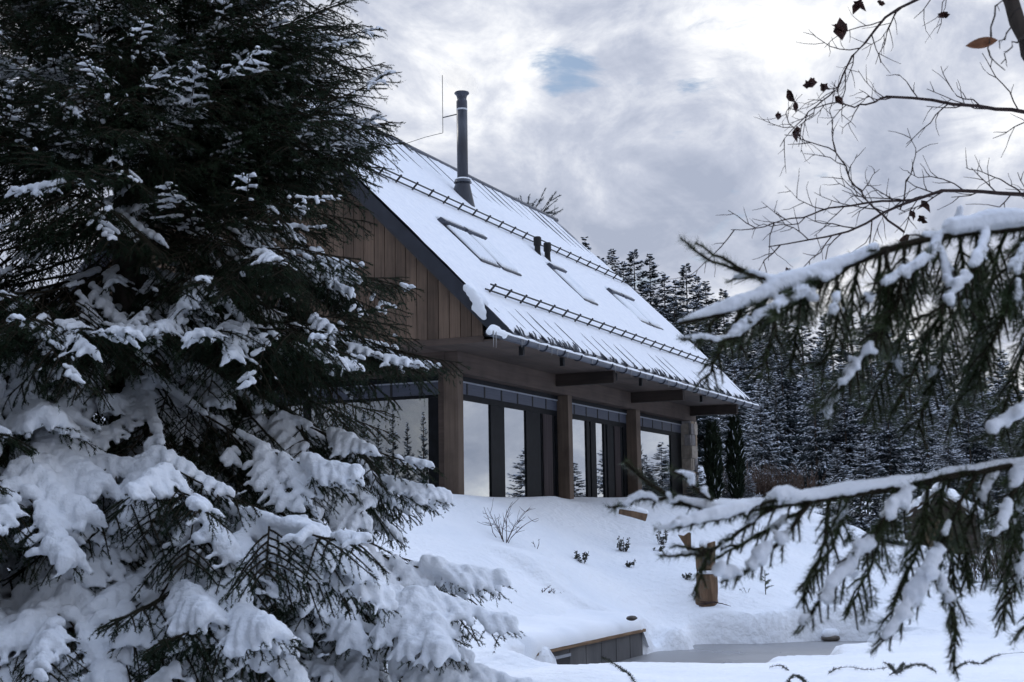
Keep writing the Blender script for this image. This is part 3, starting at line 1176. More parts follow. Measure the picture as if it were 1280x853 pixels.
# gutter with brackets, snow and a few icicles
gyc, gzc, gr = YE-.085, ZE-.085, .07
mb = MB()
V, F = [], []
ng = 9
xs = np.linspace(-2.0, XL+.05, 60)
for x in xs:
    for k in range(ng):
        a = PI+PI*k/(ng-1)
        V.append((x, gyc+gr*math.cos(a), gzc+gr*math.sin(a)))
    for k in range(ng):
        a = 2*PI-PI*k/(ng-1)
        V.append((x, gyc+(gr-.006)*math.cos(a), gzc+(gr-.006)*math.sin(a)))
m_ = 2*ng
for i in range(len(xs)-1):
    for k in range(m_):
        j = (k+1) % m_
        F.append((i*m_+k, (i+1)*m_+k, (i+1)*m_+j, i*m_+j))
F += [tuple(range(m_)), tuple(range((len(xs)-1)*m_+m_-1, (len(xs)-1)*m_-1, -1))]
mb.add(V, F)
gut = hp('gutter', mb, MT['gutter'])
x = -.75
while x < XL:
    m2 = MB()
    m2.tube([(x, gyc+(gr+.008)*math.cos(a), gzc+(gr+.008)*math.sin(a)) for a in np.linspace(PI*.95, 2.05*PI, 9)], .012, 5)
    m2.build('bracket', MT['fascia'], gut)
    x += .74
caps = Tris()
pts, rad = [], []
for x in np.linspace(-1.98, XL, 150):
    pts.append((x, gyc-.012+.008*fbm(x*2, 1), gzc+.004+.010*fbm(x*3, 5)))
    rad.append(.050+.014*fbm(x*2.5, 9)+(.022 if x < -1.5 else 0))
caps.add(*tri_tube(pts, rad, 7))
caps.add(*tri_tube([(-2.06, gyc-.02, gzc-.02), (-1.9, gyc-.01, gzc+.05), (-1.7, gyc, gzc+.06)], [.05, .07, .05], 7))
put('snow', voxel_snow('gutter_snow', np.concatenate(caps.V), np.concatenate(caps.F), .017, 3), gut)
m2 = MB()
rnd = random.Random(3)
for x in [-2.02, -1.93, -1.0, -.93, -.35]+[rnd.uniform(0, 13) for _ in range(26)]:
    l = rnd.uniform(.05, .14) if x > -1.5 else .24
    m2.tube([(x, gyc-gr, gzc-.0), (x+.004, gyc-gr-.003, gzc-l*.5), (x+.003, gyc-gr, gzc-l)], [.011, .007, .002], 5)
m2.build('icicle', MT['ice'], gut)['kind'] = 'stuff'
# ragged ice fringe along the eave
m2 = MB()
x = XV+.05
while x < XL-.1:
    w = rnd.uniform(.04, .16)
    if rnd.random() < (.5 if x < 2 else .2):
        a, b = roof(x, rnd.uniform(.0, .04), .01), roof(x+w, rnd.uniform(.08, .26), .01+rnd.uniform(.01, .035))
        m2.tube([a, (a+b)/2+NRM*.010, b], [.010, .015, .007], 5)
    x += w*.8
m2.build('ice_fringe', MT['metal_dark'], roof_o)['kind'] = 'stuff'

# snow guards: two rails on brackets
for s, x0, x1 in ((.157*SLEN, -.33, 13.2), (.622*SLEN, -.36, 13.2)):
    mb = MB()
    mb.tube([roof(x0, s, .19), roof(x1, s, .19)], .014, 7)
    mb.tube([roof(x0-.04, s, .085), roof(x1, s, .085)], .014, 7)
    g = hp('snow_guard', mb, MT['black'])
    x = x0+.15
    while x < x1:
        m2 = MB()
        p = [roof(x-.015, s-.012, 0), roof(x+.015, s-.012, 0), roof(x+.015, s+.012, 0), roof(x-.015, s+.012, 0)]
        m2.add(p+[v+NRM*.225 for v in p], [(0, 3, 2, 1), (4, 5, 6, 7), (0, 1, 5, 4), (1, 2, 6, 5), (2, 3, 7, 6), (3, 0, 4, 7)])
        p = [roof(x-.02, s-.30, .012), roof(x+.02, s-.30, .012), roof(x+.02, s, .02), roof(x-.02, s, .02)]
        m2.build('bracket', MT['black'], g)
        x += .615

# roof windows under the snow
def skylight(x0, x1, s0, s1):
    mb = MB()

    def bar(xa, xb, sa, sb, h0, h1):
        V = [roof(xa, sa, h0), roof(xb, sa, h0), roof(xb, sb, h0), roof(xa, sb, h0), roof(xa, sa, h1), roof(xb, sa, h1), roof(xb, sb, h1), roof(xa, sb, h1)]
        mb.add(V, [(0, 3, 2, 1), (4, 5, 6, 7), (0, 1, 5, 4), (1, 2, 6, 5), (2, 3, 7, 6), (3, 0, 4, 7)])
    bar(x0, x0+.022, s0+.06, s1-.14, 0, .066)
    bar(x1-.02, x1, s0+.06, s1-.14, 0, .04)
    bar(x0-.01, x1+.01, s0, s0+.05, 0, .075)
    sk = hp('skylight', mb, MT['metal_dark'])
    m2 = MB()
    V = [roof(x0-.02, s1-.138, .05), roof(x1+.02, s1-.138, .05), roof(x1+.02, s1+.02, .02), roof(x0-.02, s1+.02, .02),
         roof(x0-.02, s1-.138, .135), roof(x1+.02, s1-.138, .135), roof(x1+.02, s1-.02, .12), roof(x0-.02, s1-.02, .12)]
    m2.add(V, [(0, 3, 2, 1), (4, 5, 6, 7), (0, 1, 5, 4), (1, 2, 6, 5), (2, 3, 7, 6), (3, 0, 4, 7)])
    m2.build('hood', MT['gutter'], sk)
    c = Tris()
    for k in range(7):
        xx = x0+.09+(x1-x0-.10)*k/6
        c.add(*tri_tube([roof(xx, s0+.13, .045), roof(xx, (s0+s1)/2, .055), roof(xx, s1-.2, .06)], [.055, .06, .055], 7))
    for k in range(3):
        c.add(*tri_tube([roof(x0+.06, s1-.02+.05*k, .10-.03*k), roof(x1-.06, s1-.02+.05*k, .10-.03*k)], .05, 7))
    put('snow', voxel_snow('skylight_snow', np.concatenate(c.V), np.concatenate(c.F), .02, 3), sk)


for x0, x1 in ((1.32, 2.08), (2.24, 3.0), (6.22, 6.95), (9.74, 10.42), (10.56, 11.26)):
    skylight(x0, x1, .323*SLEN, .487*SLEN)

# flue pipe
cx_, cy_ = 5.03, 2.28
zr_ = ZE+(ZR-ZE)/(YR-YE)*(cy_-YE)
mb = MB()
mb.lathe((cx_, cy_, 0), [(.112, zr_+.32), (.112, 8.86)], 20)
ch = hp('chimney', mb, MT['flue'], smooth=False)
ch.data.polygons.foreach_set('use_smooth', [len(p.vertices) == 4 for p in ch.data.polygons])
m2 = MB()   # skirt from the collar down to the slope
nn = 24
V, F = [], []
for k in range(nn):
    a = 2*PI*k/nn
    V.append((cx_+.135*math.cos(a), cy_+.135*math.sin(a), zr_+.40))
for k in range(nn):
    a = 2*PI*k/nn
    p = np.array((cx_+.20*math.cos(a)+.03, cy_+.24*math.sin(a)-.02, 0))
    p[2] = ZE+(ZR-ZE)/(YR-YE)*(p[1]-YE)+.03
    V.append(tuple(p))
for k in range(nn):
    j = (k+1) % nn
    F.append((k, nn+k, nn+j, j))
m2.add(V, F)
m2.build('flashing', MT['flue'], ch)
m2 = MB()
m2.lathe((cx_, cy_, zr_+.38), [(.113, .08), (.16, .045), (.185, .0), (.18, -.012), (.12, -.006)], 24)
m2.build('collar', MT['flue'], ch)
m2 = MB()
m2.lathe((cx_, cy_, zr_+.40), [(.114, .075), (.15, .06), (.165, .035), (.14, .036)], 20)
m2.build('snow', MT['snow'], ch)
m2 = MB()
m2.lathe((cx_, cy_, 8.86), [(.114, 0), (.115, .03), (.115, .035)], 20)
m2.build('band', MT['steel_band'], ch)
m2 = MB()
m2.lathe((cx_, cy_, 8.88), [(.112, .016), (.113, .17), (.105, .2), (.098, .215), (.10, .25), (.108, .28), (.115, .30), (.15, .335), (.155, .345), (.15, .365), (.05, .39)], 24)
m2.build('cowl', MT['gutter'], ch, smooth=False)
m2 = MB()   # lightning rod strapped to the flue, with its wire to the ridge
lx, ly = cx_-.16, cy_+.36
m2.tube([(cx_, cy_+.11, 8.80), (lx, ly, 8.72)], .012, 6)
m2.tube([(lx, ly, 9.62), (lx, ly, 8.40)], .007, 6)
m2.tube([(lx, ly, 8.40), (lx-.1, ly+.35, 8.33), (lx+.15, YR, ZR+.08)], .006, 5)
m2.build('lightning_rod', MT['wire'], ch)
# two vent pipes
for x, s in ((6.52, .545*SLEN), (6.90, .532*SLEN)):
    mb = MB()
    b = roof(x, s, 0)
    mb.lathe((b[0], b[1], b[2]), [(.09, -.12), (.075, .02), (.062, .10), (.062, .22), (.082, .235), (.082, .40), (.06, .42)], 16)
    hp('vent_pipe', mb, MT['black'])
mb = MB()
mb.tube([(XL-.2, YR, ZR+.05), (XL-.16, YR-.02, ZR+.42)], .006, 5)
hp('ridge_rod', mb, MT['wire'])
mb = MB()
mb.box(.1, 13.25, .0, YB+YE, .2, .299)
hp('floor_slab', mb, MT['concrete'])

# ------------------------------------------------------------------ spruce boughs
def needles_for(segs, per_m, ln, wd, rng, spread=1.0, upbias=0.0):
    """one thin triangle per needle, set all round each shoot and leaning forward"""
    P0 = np.array([s[0] for s in segs])
    P1 = np.array([s[1] for s in segs])
    L = np.linalg.norm(P1-P0, axis=1)
    cnt = rng.poisson(L*per_m)
    idx = np.repeat(np.arange(len(segs)), cnt)
    t = rng.random(len(idx))
    B = P0[idx]+(P1-P0)[idx]*t[:, None]
    T = ((P1-P0)/(L[:, None]+1e-9))[idx]
    ref = np.where(abs(T[:, 2:3]) < .85, np.array([[0, 0, 1.]]), np.array([[1., 0, 0]]))
    A = np.cross(T, ref)
    A /= np.linalg.norm(A, axis=1, keepdims=True)+1e-9
    C = np.cross(A, T)
    ph = rng.random(len(idx))*2*PI
    rad = np.cos(ph)[:, None]*A+np.sin(ph)[:, None]*C
    if upbias:
        rad[:, 2] += upbias
        rad /= np.linalg.norm(rad, axis=1, keepdims=True)
    lean = rng.uniform(.55, 1.0, len(idx))[:, None]
    D = T*lean+rad*spread*.8
    D /= np.linalg.norm(D, axis=1, keepdims=True)
    W = np.cross(D, rad)
    W /= np.linalg.norm(W, axis=1, keepdims=True)+1e-9
    l = (ln*rng.uniform(.7, 1.2, len(idx)))[:, None]
    V = np.stack([B-W*wd/2, B+W*wd/2, B+D*l], 1).reshape(-1, 3)
    F = np.arange(len(V)).reshape(-1, 3)
    return V, F


def grow_bough(rng, L, sag, tip, conv, env, sgap, tgap, tlen, hang=.15):
    """skeleton of a spruce bough along +x: main stem, side stems, shoots.
    returns stems [(points, radii)], and shoots [(p0, p1, level, u)]"""
    stems, shoots, side = [], [], []
    n = 22
    s = np.linspace(0, 1, n)
    wv = rng.uniform(-.05, .05)*L
    P = np.stack([L*s*(1-.10*sag*s), wv*np.sin(s*PI*1.3), L*(-sag*s**1.15+(tip+.0)*s**2.6)], 1)
    stems.append((P, .018*L/2.2*(1-s*.85)+.003))
    for i in range(int(n*.35), n-1):
        shoots.append((P[i], P[i+1], 0, s[i]))
    x = .10
    sd = 1
    while x < .985:
        i = min(int(x*(n-1)), n-2)
        f = x*(n-1)-i
        p0 = P[i]*(1-f)+P[i+1]*f
        T = P[i+1]-P[i]
        T /= np.linalg.norm(T)
        sd = -sd
        ln = (L*env*min(1, (x/.28))**.8*(1-x)**.72*rng.uniform(.75, 1.2)+.05+.05*L/2)
        an = math.radians(rng.uniform(42, 60))
        lat = np.array([-T[1], T[0], 0])
        lat /= np.linalg.norm(lat)
        d = T*math.cos(an)+lat*sd*math.sin(an)
        d[2] += rng.uniform(-.10, .08)
        m = 7
        u = np.linspace(0, 1, m)
        q = p0+d*(u[:, None]*ln)+T*(u[:, None]**2*ln*.15)
        q[:, 2] -= conv*ln*u**1.6*rng.uniform(.7, 1.25)
        q[:, 2] += .10*ln*np.maximum(u-.75, 0)*rng.uniform(0, 2)
        stems.append((q, .0065*(1-u*.75)+.0012))
        side.append((q, x, sd, ln))
        for k in range(m-1):
            shoots.append((q[k], q[k+1], 1, u[k]))
        # shoots
        y = .07/max(ln, .07)*.8
        s3 = 1
        while y < .97:
            k = min(int(y*(m-1)), m-2)
            g = y*(m-1)-k
            r0 = q[k]*(1-g)+q[k+1]*g
            t2 = q[k+1]-q[k]
            t2 /= np.linalg.norm(t2)+1e-9
            la = np.cross(t2, np.array([0, 0, 1.]))
            la /= np.linalg.norm(la)+1e-9
            s3 = -s3
            ll = tlen*(.45+.75*(1-y))*rng.uniform(.7, 1.25)*min(1.0, ln/.22+.25)
            a3 = math.radians(rng.uniform(38, 55))
            dd = t2*math.cos(a3)+la*s3*math.sin(a3)
            if rng.random() < hang:
                dd = t2*.5+np.array([0, 0, -1.])*.8
            dd[2] += rng.uniform(-.22, .10)
            dd /= np.linalg.norm(dd)
            r1 = r0+dd*ll*.55
            r2 = r0+dd*ll+np.array([0, 0, -.12*ll])+t2*ll*.10
            shoots.append((r0, r1, 2, y))
            shoots.append((r1, r2, 2, y+.01))
            if ll > .12:
                for z in (.4, .62):
                    for s4 in (1, -1):
                        if rng.random() < .75:
                            la4 = np.cross(dd, np.array([0, 0, 1.]))
                            la4 /= np.linalg.norm(la4)+1e-9
                            c0 = r0+(r2-r0)*z
                            e = dd*.75+la4*s4*.62
                            e[2] -= .12
                            shoots.append((c0, c0+e*ll*.42*rng.uniform(.7, 1.2), 3, y))
            y += tgap/max(ln, .05)*rng.uniform(.8, 1.25)
        x += sgap/L*rng.uniform(.75, 1.25)
    return stems, shoots, side


def bough_mesh(name, stems, shoots, rng, per_m, ln, wd, nm='needle'):
    T = Tris()
    for P, r in stems:
        V, F = tri_tube(P, r, 5, pinch=False)
        T.add(V, F, 0)
    V, F = needles_for(shoots, per_m, ln, wd, rng, upbias=.12)
    T.add(V, F, 1)
    V, F = needles_for([s for s in shoots if s[2] >= 1], per_m*.0+12, ln*.4, .004, rng)
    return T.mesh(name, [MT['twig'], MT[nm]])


def bough_snow(name, shoots, rng, load, voxel, seed, r_main=.05, r_sec=.042, r_sh=.024, edge=.25, blobs=0, lift=.7, it=3):
    """load 0..1: share of the shoots that carry snow, in patches"""
    T = Tris()
    for p0, p1, lv, u in shoots:
        mid = (p0+p1)/2
        g = mnoise.noise(Vector((mid[0]*2.3+seed, mid[1]*2.3, seed*1.7)))*.5+.5
        g2 = mnoise.noise(Vector((mid[0]*7+seed, mid[1]*7, seed*2.7)))*.5+.5
        keep = load*1.25-.18-(edge*u*u*1.2 if lv >= 1 else .1*u)
        if .65*g+.35*g2 > keep+.12:
            continue
        if lv == 3 and rng.random() > .5+.5*load:
            continue
        d = (p1-p0)/(np.linalg.norm(p1-p0)+1e-9)
        if d[2] < -.75:
            continue
        base = (r_main, r_sec, r_sh, r_sh*.75)[lv]
        thick = np.clip((keep-(.65*g+.35*g2))*2.2+.75, .55, 1.35)
        ra = base*(1-.35*u)*thick
        rb = ra*(.9 if lv < 2 else .72)
        off = np.array([0, 0, 1.])
        a = p0+off*ra*lift
        b = p1+off*rb*lift*(1 if lv < 2 else .8)
        if lv >= 2 and u % 1 > 0 and rng.random() < .25:
            b = a+(b-a)*.6
        V, F = tri_tube([a, (a+b)/2, b], [ra, (ra+rb)/2, rb], 6)
        T.add(V, F)
        if lv == 1 and blobs and u < .6 and rng.random() < blobs/400:
            rb2 = rng.uniform(.045, .085)
            w = rng.normal(size=3)*.05
            V, F = tri_tube([a+w-[0, 0, .02], a+w+d*.10-[0, 0, .02]], [rb2, rb2*.85], 7)
            T.add(V, F)
    if not T.V:
        return None
    return voxel_snow(name, np.concatenate(T.V), np.concatenate(T.F), voxel, it, None, .0055)


def low_mesh(name, stems, shoots, rng):
    T = Tris()
    for P, r in stems:
        V, F = tri_tube(P[::2] if len(P) > 4 else P, (np.asarray(r)+np.zeros(len(P)))[::2] if len(P) > 4 else r, 3, pinch=False)
        T.add(V, F, 0)
    V, F = needles_for(shoots, 110, .019, .0080, rng, upbias=.12)
    T.add(V, F, 1)
    return T.mesh(name, [MT['twig'], MT['needle']])


HEAVY, MIDB, LIGHT = [], [], []


def rotm(az, pitch, roll):
    ca, sa, cp, sp, cr, sr = math.cos(az), math.sin(az), math.cos(pitch), math.sin(pitch), math.cos(roll), math.sin(roll)
    Z = np.array([[ca, -sa, 0], [sa, ca, 0], [0, 0, 1]])
    Y = np.array([[cp, 0, sp], [0, 1, 0], [-sp, 0, cp]])
    X = np.array([[1, 0, 0], [0, cr, -sr], [0, sr, cr]])
    return Z@Y@X


def grow_fanned(rng, L, sag, tip, nf, fan_l, fan_drop, load, hang, conv=.45):
    """a bough whose side branches are fans of their own, each holding its own pad of snow"""
    n = 20
    s = np.linspace(0, 1, n)
    P = np.stack([L*s*(1-.10*sag*s), rng.uniform(-.06, .06)*L*np.sin(s*PI*1.3), L*(-sag*s**1.15+tip*s**2.6)], 1)
    stems = [(P, .0115*L/2.0*(1-s*.85)+.002)]
    shoots, carry = [], []
    sd = 1
    xs = list(np.linspace(.15, .93, nf)+rng.uniform(-.02, .02, nf))+[.97]
    for q, x in enumerate(xs):
        last = q == len(xs)-1
        f = x*(n-1)
        i = min(int(f), n-2)
        p0 = P[i]+(P[i+1]-P[i])*(f-i)
        T = P[i+1]-P[i]
        az = math.atan2(T[1], T[0])
        sd = -sd
        fl = fan_l*(min(1, x/.35)**.7)*(1-.40*x)*rng.uniform(.75, 1.25)
        if last:
            fl, yaw = fan_l*.62, rng.uniform(-.15, .15)
        else:
            yaw = sd*math.radians(rng.uniform(32, 66))*(1-.25*x)
        pit = (0.0 if last else 1.0)*rng.uniform(*fan_drop)+math.atan2(-T[2], math.hypot(T[0], T[1]))*.55
        R = rotm(az+yaw, pit, rng.uniform(-.25, .25))
        st, sh, _ = grow_bough(rng, fl, rng.uniform(.10, .40), .10, conv*rng.uniform(.6, 1.3), .44, .050, .036, .105, hang)
        for Q, r in st:
            stems.append((p0+Q@R.T, r*.6+.0006))
        ld = load*rng.uniform(.55, 1.35) if rng.random() > .30*(1.15-load) else 0.0
        for a, b, lv, u in sh:
            A, B = p0+a@R.T, p0+b@R.T
            shoots.append((A, B, lv, u))
            carry.append(ld*(1-.35*(lv == 0)*u))
    for i in range(int(n*.12), n-1):
        shoots.append((P[i], P[i+1], 0, s[i]))
        carry.append(load*(1.15-.3*s[i]))
        shoots.append((P[i], P[i+1], 0, s[i]))
        carry.append(0.0)
    return stems, shoots, carry


def fan_snow(name, shoots, carry, rng, voxel, seed, radii, edge, it):
    T = Tris()
    for (p0, p1, lv, u), ld in zip(shoots, carry):
        if ld <= 0:
            continue
        mid = (p0+p1)/2
        g = mnoise.noise(Vector((mid[0]*3.1+seed, mid[1]*3.1, mid[2]*2+seed*1.7)))*.5+.5
        g2 = mnoise.noise(Vector((mid[0]*9+seed, mid[1]*9, seed*2.7)))*.5+.5
        keep = ld*1.25-.18-edge*u*u*(1 if lv else .4)
        m = keep+.12-(.6*g+.4*g2)
        if m < 0:
            continue
        d = (p1-p0)/(np.linalg.norm(p1-p0)+1e-9)
        if d[2] < -.72 or (lv == 3 and rng.random() < .4):
            continue
        ra = radii[lv]*(1-.40*u)*np.clip(.62+m*1.5, .6, 1.3)*rng.uniform(.85, 1.15)
        rb = ra*(.9 if lv < 2 else .68)
        a = p0+np.array([0, 0, ra*.72])
        b = p1+np.array([0, 0, rb*.6])
        if lv >= 2:
            b = a+(b-a)*rng.uniform(.55, 1.0)
        V, F = tri_tube([a, (a+b)/2, b], [ra, (ra+rb)/2, rb], 6)
        T.add(V, F)
    if not T.V:
        return None
    return voxel_snow(name, np.concatenate(T.V), np.concatenate(T.F), voxel, it, None, .0055)


def make_boughs(out, n, seed0, L, sags, tip, nf, fan_l, drop, loads, hang, per_m, radii, edge, voxel, it):
    for k in range(n):
        r = np.random.default_rng(seed0+k)
        st, sh, ca = grow_fanned(r, L, sags[k % len(sags)], tip, nf, fan_l, drop, loads[k % len(loads)], hang)
        out.append((bough_mesh('spruce_bough', st, sh, r, per_m, .0165, .0038),
                    fan_snow('bough_snow', sh, ca, r, voxel, seed0*.37+3.1*k, radii, edge, it),
                    low_mesh('spruce_bough', st, sh, r)))


make_boughs(HEAVY, 8, 100, 2.1, (.36, .50, .43), .13, 15, .92, (-.05, .62), (.68, .80, .60, .74, .54), .20, 560, (.056, .048, .025, .017), .62, .0105, 4)
make_boughs(MIDB, 6, 200, 1.75, (.30, .42, .36), .17, 16, .78, (-.12, .65), (.48, .40, .54, .44), .30, 480, (.031, .028, .0175, .013), .80, .0095, 2)
make_boughs(LIGHT, 7, 300, 1.5, (.06, .18, .0), .24, 18, .76, (-.40, .55), (.42, .30, .48, .36), .30, 420, (.025, .023, .015, .011), .45, .0092, 2)


def spruce(base, height, r_low, label, group=None, seed=1, zlist=None):
    rng = np.random.default_rng(seed)
    t = empty('spruce_tree', base, label, 'tree', group)
    mb = MB()
    zs = np.linspace(-.2, height, 14)
    mb.tube([(.03*math.sin(z*1.3), .03*math.cos(z*1.1), z) for z in zs], [max(.012, .15*(1-z/height)**.9) for z in zs], 10)
    mb.build('trunk', MT['bark'], t, smooth=True)
    return t, rng


def add_bough(t, pair, z, az, scale, pitch=0.0, flip=False, snow=True):
    o = put('bough', pair[0], t, (0, 0, z), (0, pitch, az), (scale, -scale if flip else scale, scale))
    if snow and pair[1] is not None:
        put('snow', pair[1], o)
    return o


# the big spruce on the left
TB = at(150, 900, 8.3)
TB[2] = gz(TB[0], TB[1])
big, rg = spruce(TB, 9.6, 2.6, 'large dense spruce on the left, its lower boughs weighed down by thick snow', seed=3)
to_cam = math.atan2(CAM[1]-TB[1], CAM[0]-TB[0])
top_T = Tris()
zb = TB[2]
count = 0
zz = .78
az0 = 0.0
while zz < 9.2:
    R_here = float(np.interp(zz, [1.0, 1.9, 2.6, 3.0, 3.5, 4.6, 9.5], [2.12, 2.20, 2.0, 1.70, 1.46, 1.04, .3]))
    nb_ = 8 if zz < 5.8 else 6
    az0 += 2.4
    for k in range(nb_):
        az = az0+2*PI*k/nb_+rg.uniform(-.28, .28)
        z = zz+rg.uniform(-.10, .10)
        rel_ = (az-to_cam+PI) % (2*PI)-PI
        rr_ = R_here*rg.uniform(.84, 1.07)
        side_ = (az-math.atan2(_R[1], _R[0])+PI) % (2*PI)-PI
        if abs(side_) < .75 and 2.1 < zz < 3.4:
            rr_ = min(rr_, 1.68)
        if zz < 2.72:
            pr = HEAVY[int(rg.integers(len(HEAVY)))]
            sc, pt = rr_/2.15, rg.uniform(-.08, .12)
        elif zz < 3.35:
            pr = MIDB[int(rg.integers(len(MIDB)))]
            sc, pt = rr_/1.75, rg.uniform(-.08, .14)
        else:
            pr = LIGHT[int(rg.integers(len(LIGHT)))]
            sc, pt = rr_/1.62, rg.uniform(-.20, .10)-.03*(zz-3)
        flip = bool(rg.integers(2))
        if zz < 5.5 and abs(rel_) < 1.7 and count < 88:
            add_bough(big, pr, z, az, sc, pt, flip)
            count += 1
        else:
            Mx = Matrix.LocRotScale(Vector((0, 0, z)), Matrix.Rotation(az, 3, 'Z').to_quaternion() @ Matrix.Rotation(pt, 3, 'Y').to_quaternion(), Vector((sc, sc, sc)))
            A = np.array(Mx)
            me = pr[2]
            V = np.empty(len(me.vertices)*3, np.float32)
            me.vertices.foreach_get('co', V)
            V = V.reshape(-1, 3)@A[:3, :3].T+A[:3, 3]
            F = np.empty(len(me.loops), np.int32)
            me.loops.foreach_get('vertex_index', F)
            mi = np.empty(len(me.polygons), np.int32)
            me.polygons.foreach_get('material_index', mi)
            top_T.V.append(V.astype(np.float32))
            top_T.F.append(F.reshape(-1, 3)+top_T.n)
            top_T.M.append(mi)
            top_T.n += len(V)
    zz += .29 if zz < 2.7 else .22
# close set boughs on the side towards the house
for k in range(15):
    zz = 2.75+k*.14
    az = math.atan2(_R[1], _R[0])+[-.35, .28, -.05, .5, -.6][k % 5]
    pr = (MIDB if zz < 3.3 else LIGHT)[k % 6]
    L_ = float(np.interp(zz, [2.7, 3.3, 4.0, 4.8], [1.46, 1.44, 1.30, 1.08]))
    if count < 103:
        add_bough(big, pr, zz, az, L_*rg.uniform(.94, 1.04)/(1.75 if zz < 3.3 else 1.55), rg.uniform(-.12, .12), bool(k % 2))
        count += 1
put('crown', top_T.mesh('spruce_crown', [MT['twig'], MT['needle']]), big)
print('boughs', count)

# ------------------------------------------------------------------ distant spruces
def far_spruce_mesh(rng, H, Rb, snow, whorls=26, per=7, tw=11, sparse=0.0, droop=.35):
    """a whole spruce for seeing from afar: every bough a row of hanging twig blades, snow on their backs"""
    T = Tris()
    zs = 1-np.linspace(.98, .01, int(whorls*1.25))**1.15
    Vg, Vs = [], []
    for z in zs:
        r = Rb*(1-z)**.80*(1 if z > .1 else .8)+.10
        n = max(3, int(per*(.6+.6*(1-z))))
        for k in range(n):
            if rng.random() < sparse:
                continue
            az = rng.random()*2*PI
            rr = r*rng.uniform(.6, 1.12)
            bs = min(1.0, max(0.0, snow+rng.normal()*.26))
            ca, sa = math.cos(az), math.sin(az)
            h0 = z*H+rng.uniform(-1.1, .9)*H/whorls*(1-.5*z)
            dr = droop*rng.uniform(.5, 1.3)*(1-z*.9)-.25*z
            nt = max(8, int(tw*(.35+.75*rr/Rb)))
            u = np.sort(rng.uniform(.12, 1.0, nt))
            px = rr*u
            pz = h0-dr*rr*u**1.3+.18*rr*u**3
            for sdn in (1, -1):
                ln = rr*.34*(1-u*.72)*rng.uniform(.6, 1.3, nt)+.12
                an = rng.uniform(.5, 1.05, nt)
                dx, dy = np.cos(an)*ln, sdn*np.sin(an)*ln
                dz = -ln*rng.uniform(.25, 1.1, nt)*(1-.75*z)
                wdt = (.045+.05*ln)*rng.uniform(.6, 1.3, nt)*(1+.12*rr)
                a = np.stack([px, np.zeros(nt), pz], 1)
                b = a+np.stack([dx, dy, dz], 1)
                m = (a+b)/2+np.stack([np.zeros(nt), np.zeros(nt), ln*.10], 1)
                side = np.stack([-dy, dx, np.zeros(nt)], 1)
                side /= np.linalg.norm(side, axis=1, keepdims=True)+1e-9
                w = side*wdt[:, None]
                hang = np.stack([np.zeros(nt), np.zeros(nt), -wdt*1.5], 1)
                qs = [(a, m-w+hang*.6, b, m+w+hang*.6)]
                for q0, q1, q2, q3 in qs:
                    V = np.stack([q0, q1, q2, q3], 1)
                    V = np.stack([V[..., 0]*ca-V[..., 1]*sa, V[..., 0]*sa+V[..., 1]*ca, V[..., 2]], -1)
                    Vg.append(V.reshape(-1, 3))
                    keep = rng.random(nt) < bs*(1.15-.35*u)
                    S = V[keep]
                    if len(S):
                        c = S.mean(1, keepdims=True)
                        f = rng.uniform(.35, .9, (len(S), 1, 1))
                        S = c+(S-c)*f
                        S[..., 2] += .05+.02*rng.random((len(S), 1))
                        S[:, 0, 2] += .02
                        S[:, 2, 2] += .01
                        Vs.append(S.reshape(-1, 3))
    for i, L in enumerate((Vg, Vs)):
        if not L:
            continue
        V = np.concatenate(L)
        q = np.arange(len(V)).reshape(-1, 4)
        T.add(V, np.concatenate([q[:, [0, 1, 2]], q[:, [0, 2, 3]]]), i)
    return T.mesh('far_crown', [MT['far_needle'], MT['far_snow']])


def trunk_mesh(H, r0):
    V, F = tri_tube([(0, 0, -.6), (.02, .0, H*.4), (0, .02, H*.8), (0, 0, H*.99)], [r0, r0*.7, r0*.3, .02], 7)
    return np_mesh('far_trunk', V, F, [MT['bark']], smooth=True)


FAR = []
for k, (sn, wh, pe, tw, dr, rb) in enumerate([(.34, 34, 9, 17, .40, 2.7), (.50, 30, 9, 18, .50, 3.0), (.14, 34, 9, 17, .32, 2.5), (.66, 28, 9, 18, .55, 3.1), (.24, 30, 8, 16, .36, 2.2), (.90, 24, 10, 18, .58, 3.4)]):
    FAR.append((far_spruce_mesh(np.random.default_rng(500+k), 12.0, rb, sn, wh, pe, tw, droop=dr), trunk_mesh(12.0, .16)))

FOREST = 'spruces of the forest on the slope'
HILL_LABEL = 'snow dusted spruce in the dense forest on the slope behind the house'
_first = [True]


def far_tree(p, H, kind, label=HILL_LABEL, group=FOREST, wide=1.0, name='forest_spruce'):
    t = empty(name, p, label, 'tree', group, rz=float(RNG.uniform(0, 6.28)))
    s = H/12.0
    me, tr = FAR[kind]
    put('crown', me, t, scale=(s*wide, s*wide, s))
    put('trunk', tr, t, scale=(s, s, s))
    return t


def treeline(px):
    return float(np.interp(px, [640, 700, 740, 775, 800, 830, 868, 912, 960, 1070, 1120, 1170, 1250, 1300, 1500, 1700], [300, 287, 292, 306, 309, 322, 328, 360, 380, 386, 398, 414, 438, 445, 470, 500]))


def horizon(px):
    return 660.8-.016*(px-640)


# back rows set the outline of the wood against the sky; rows in front fill the slope
def plant(px, d, top_py, kind, wide=1.0, label=HILL_LABEL, group=FOREST):
    p = at(px, 600, d)
    p[2] = gz(p[0], p[1])-.2
    ztop = CAM[2]+(horizon(px)-top_py)/FPX*d
    H = ztop-p[2]
    if H < 4:
        return
    far_tree(p, H, kind, label, group, wide=wide)


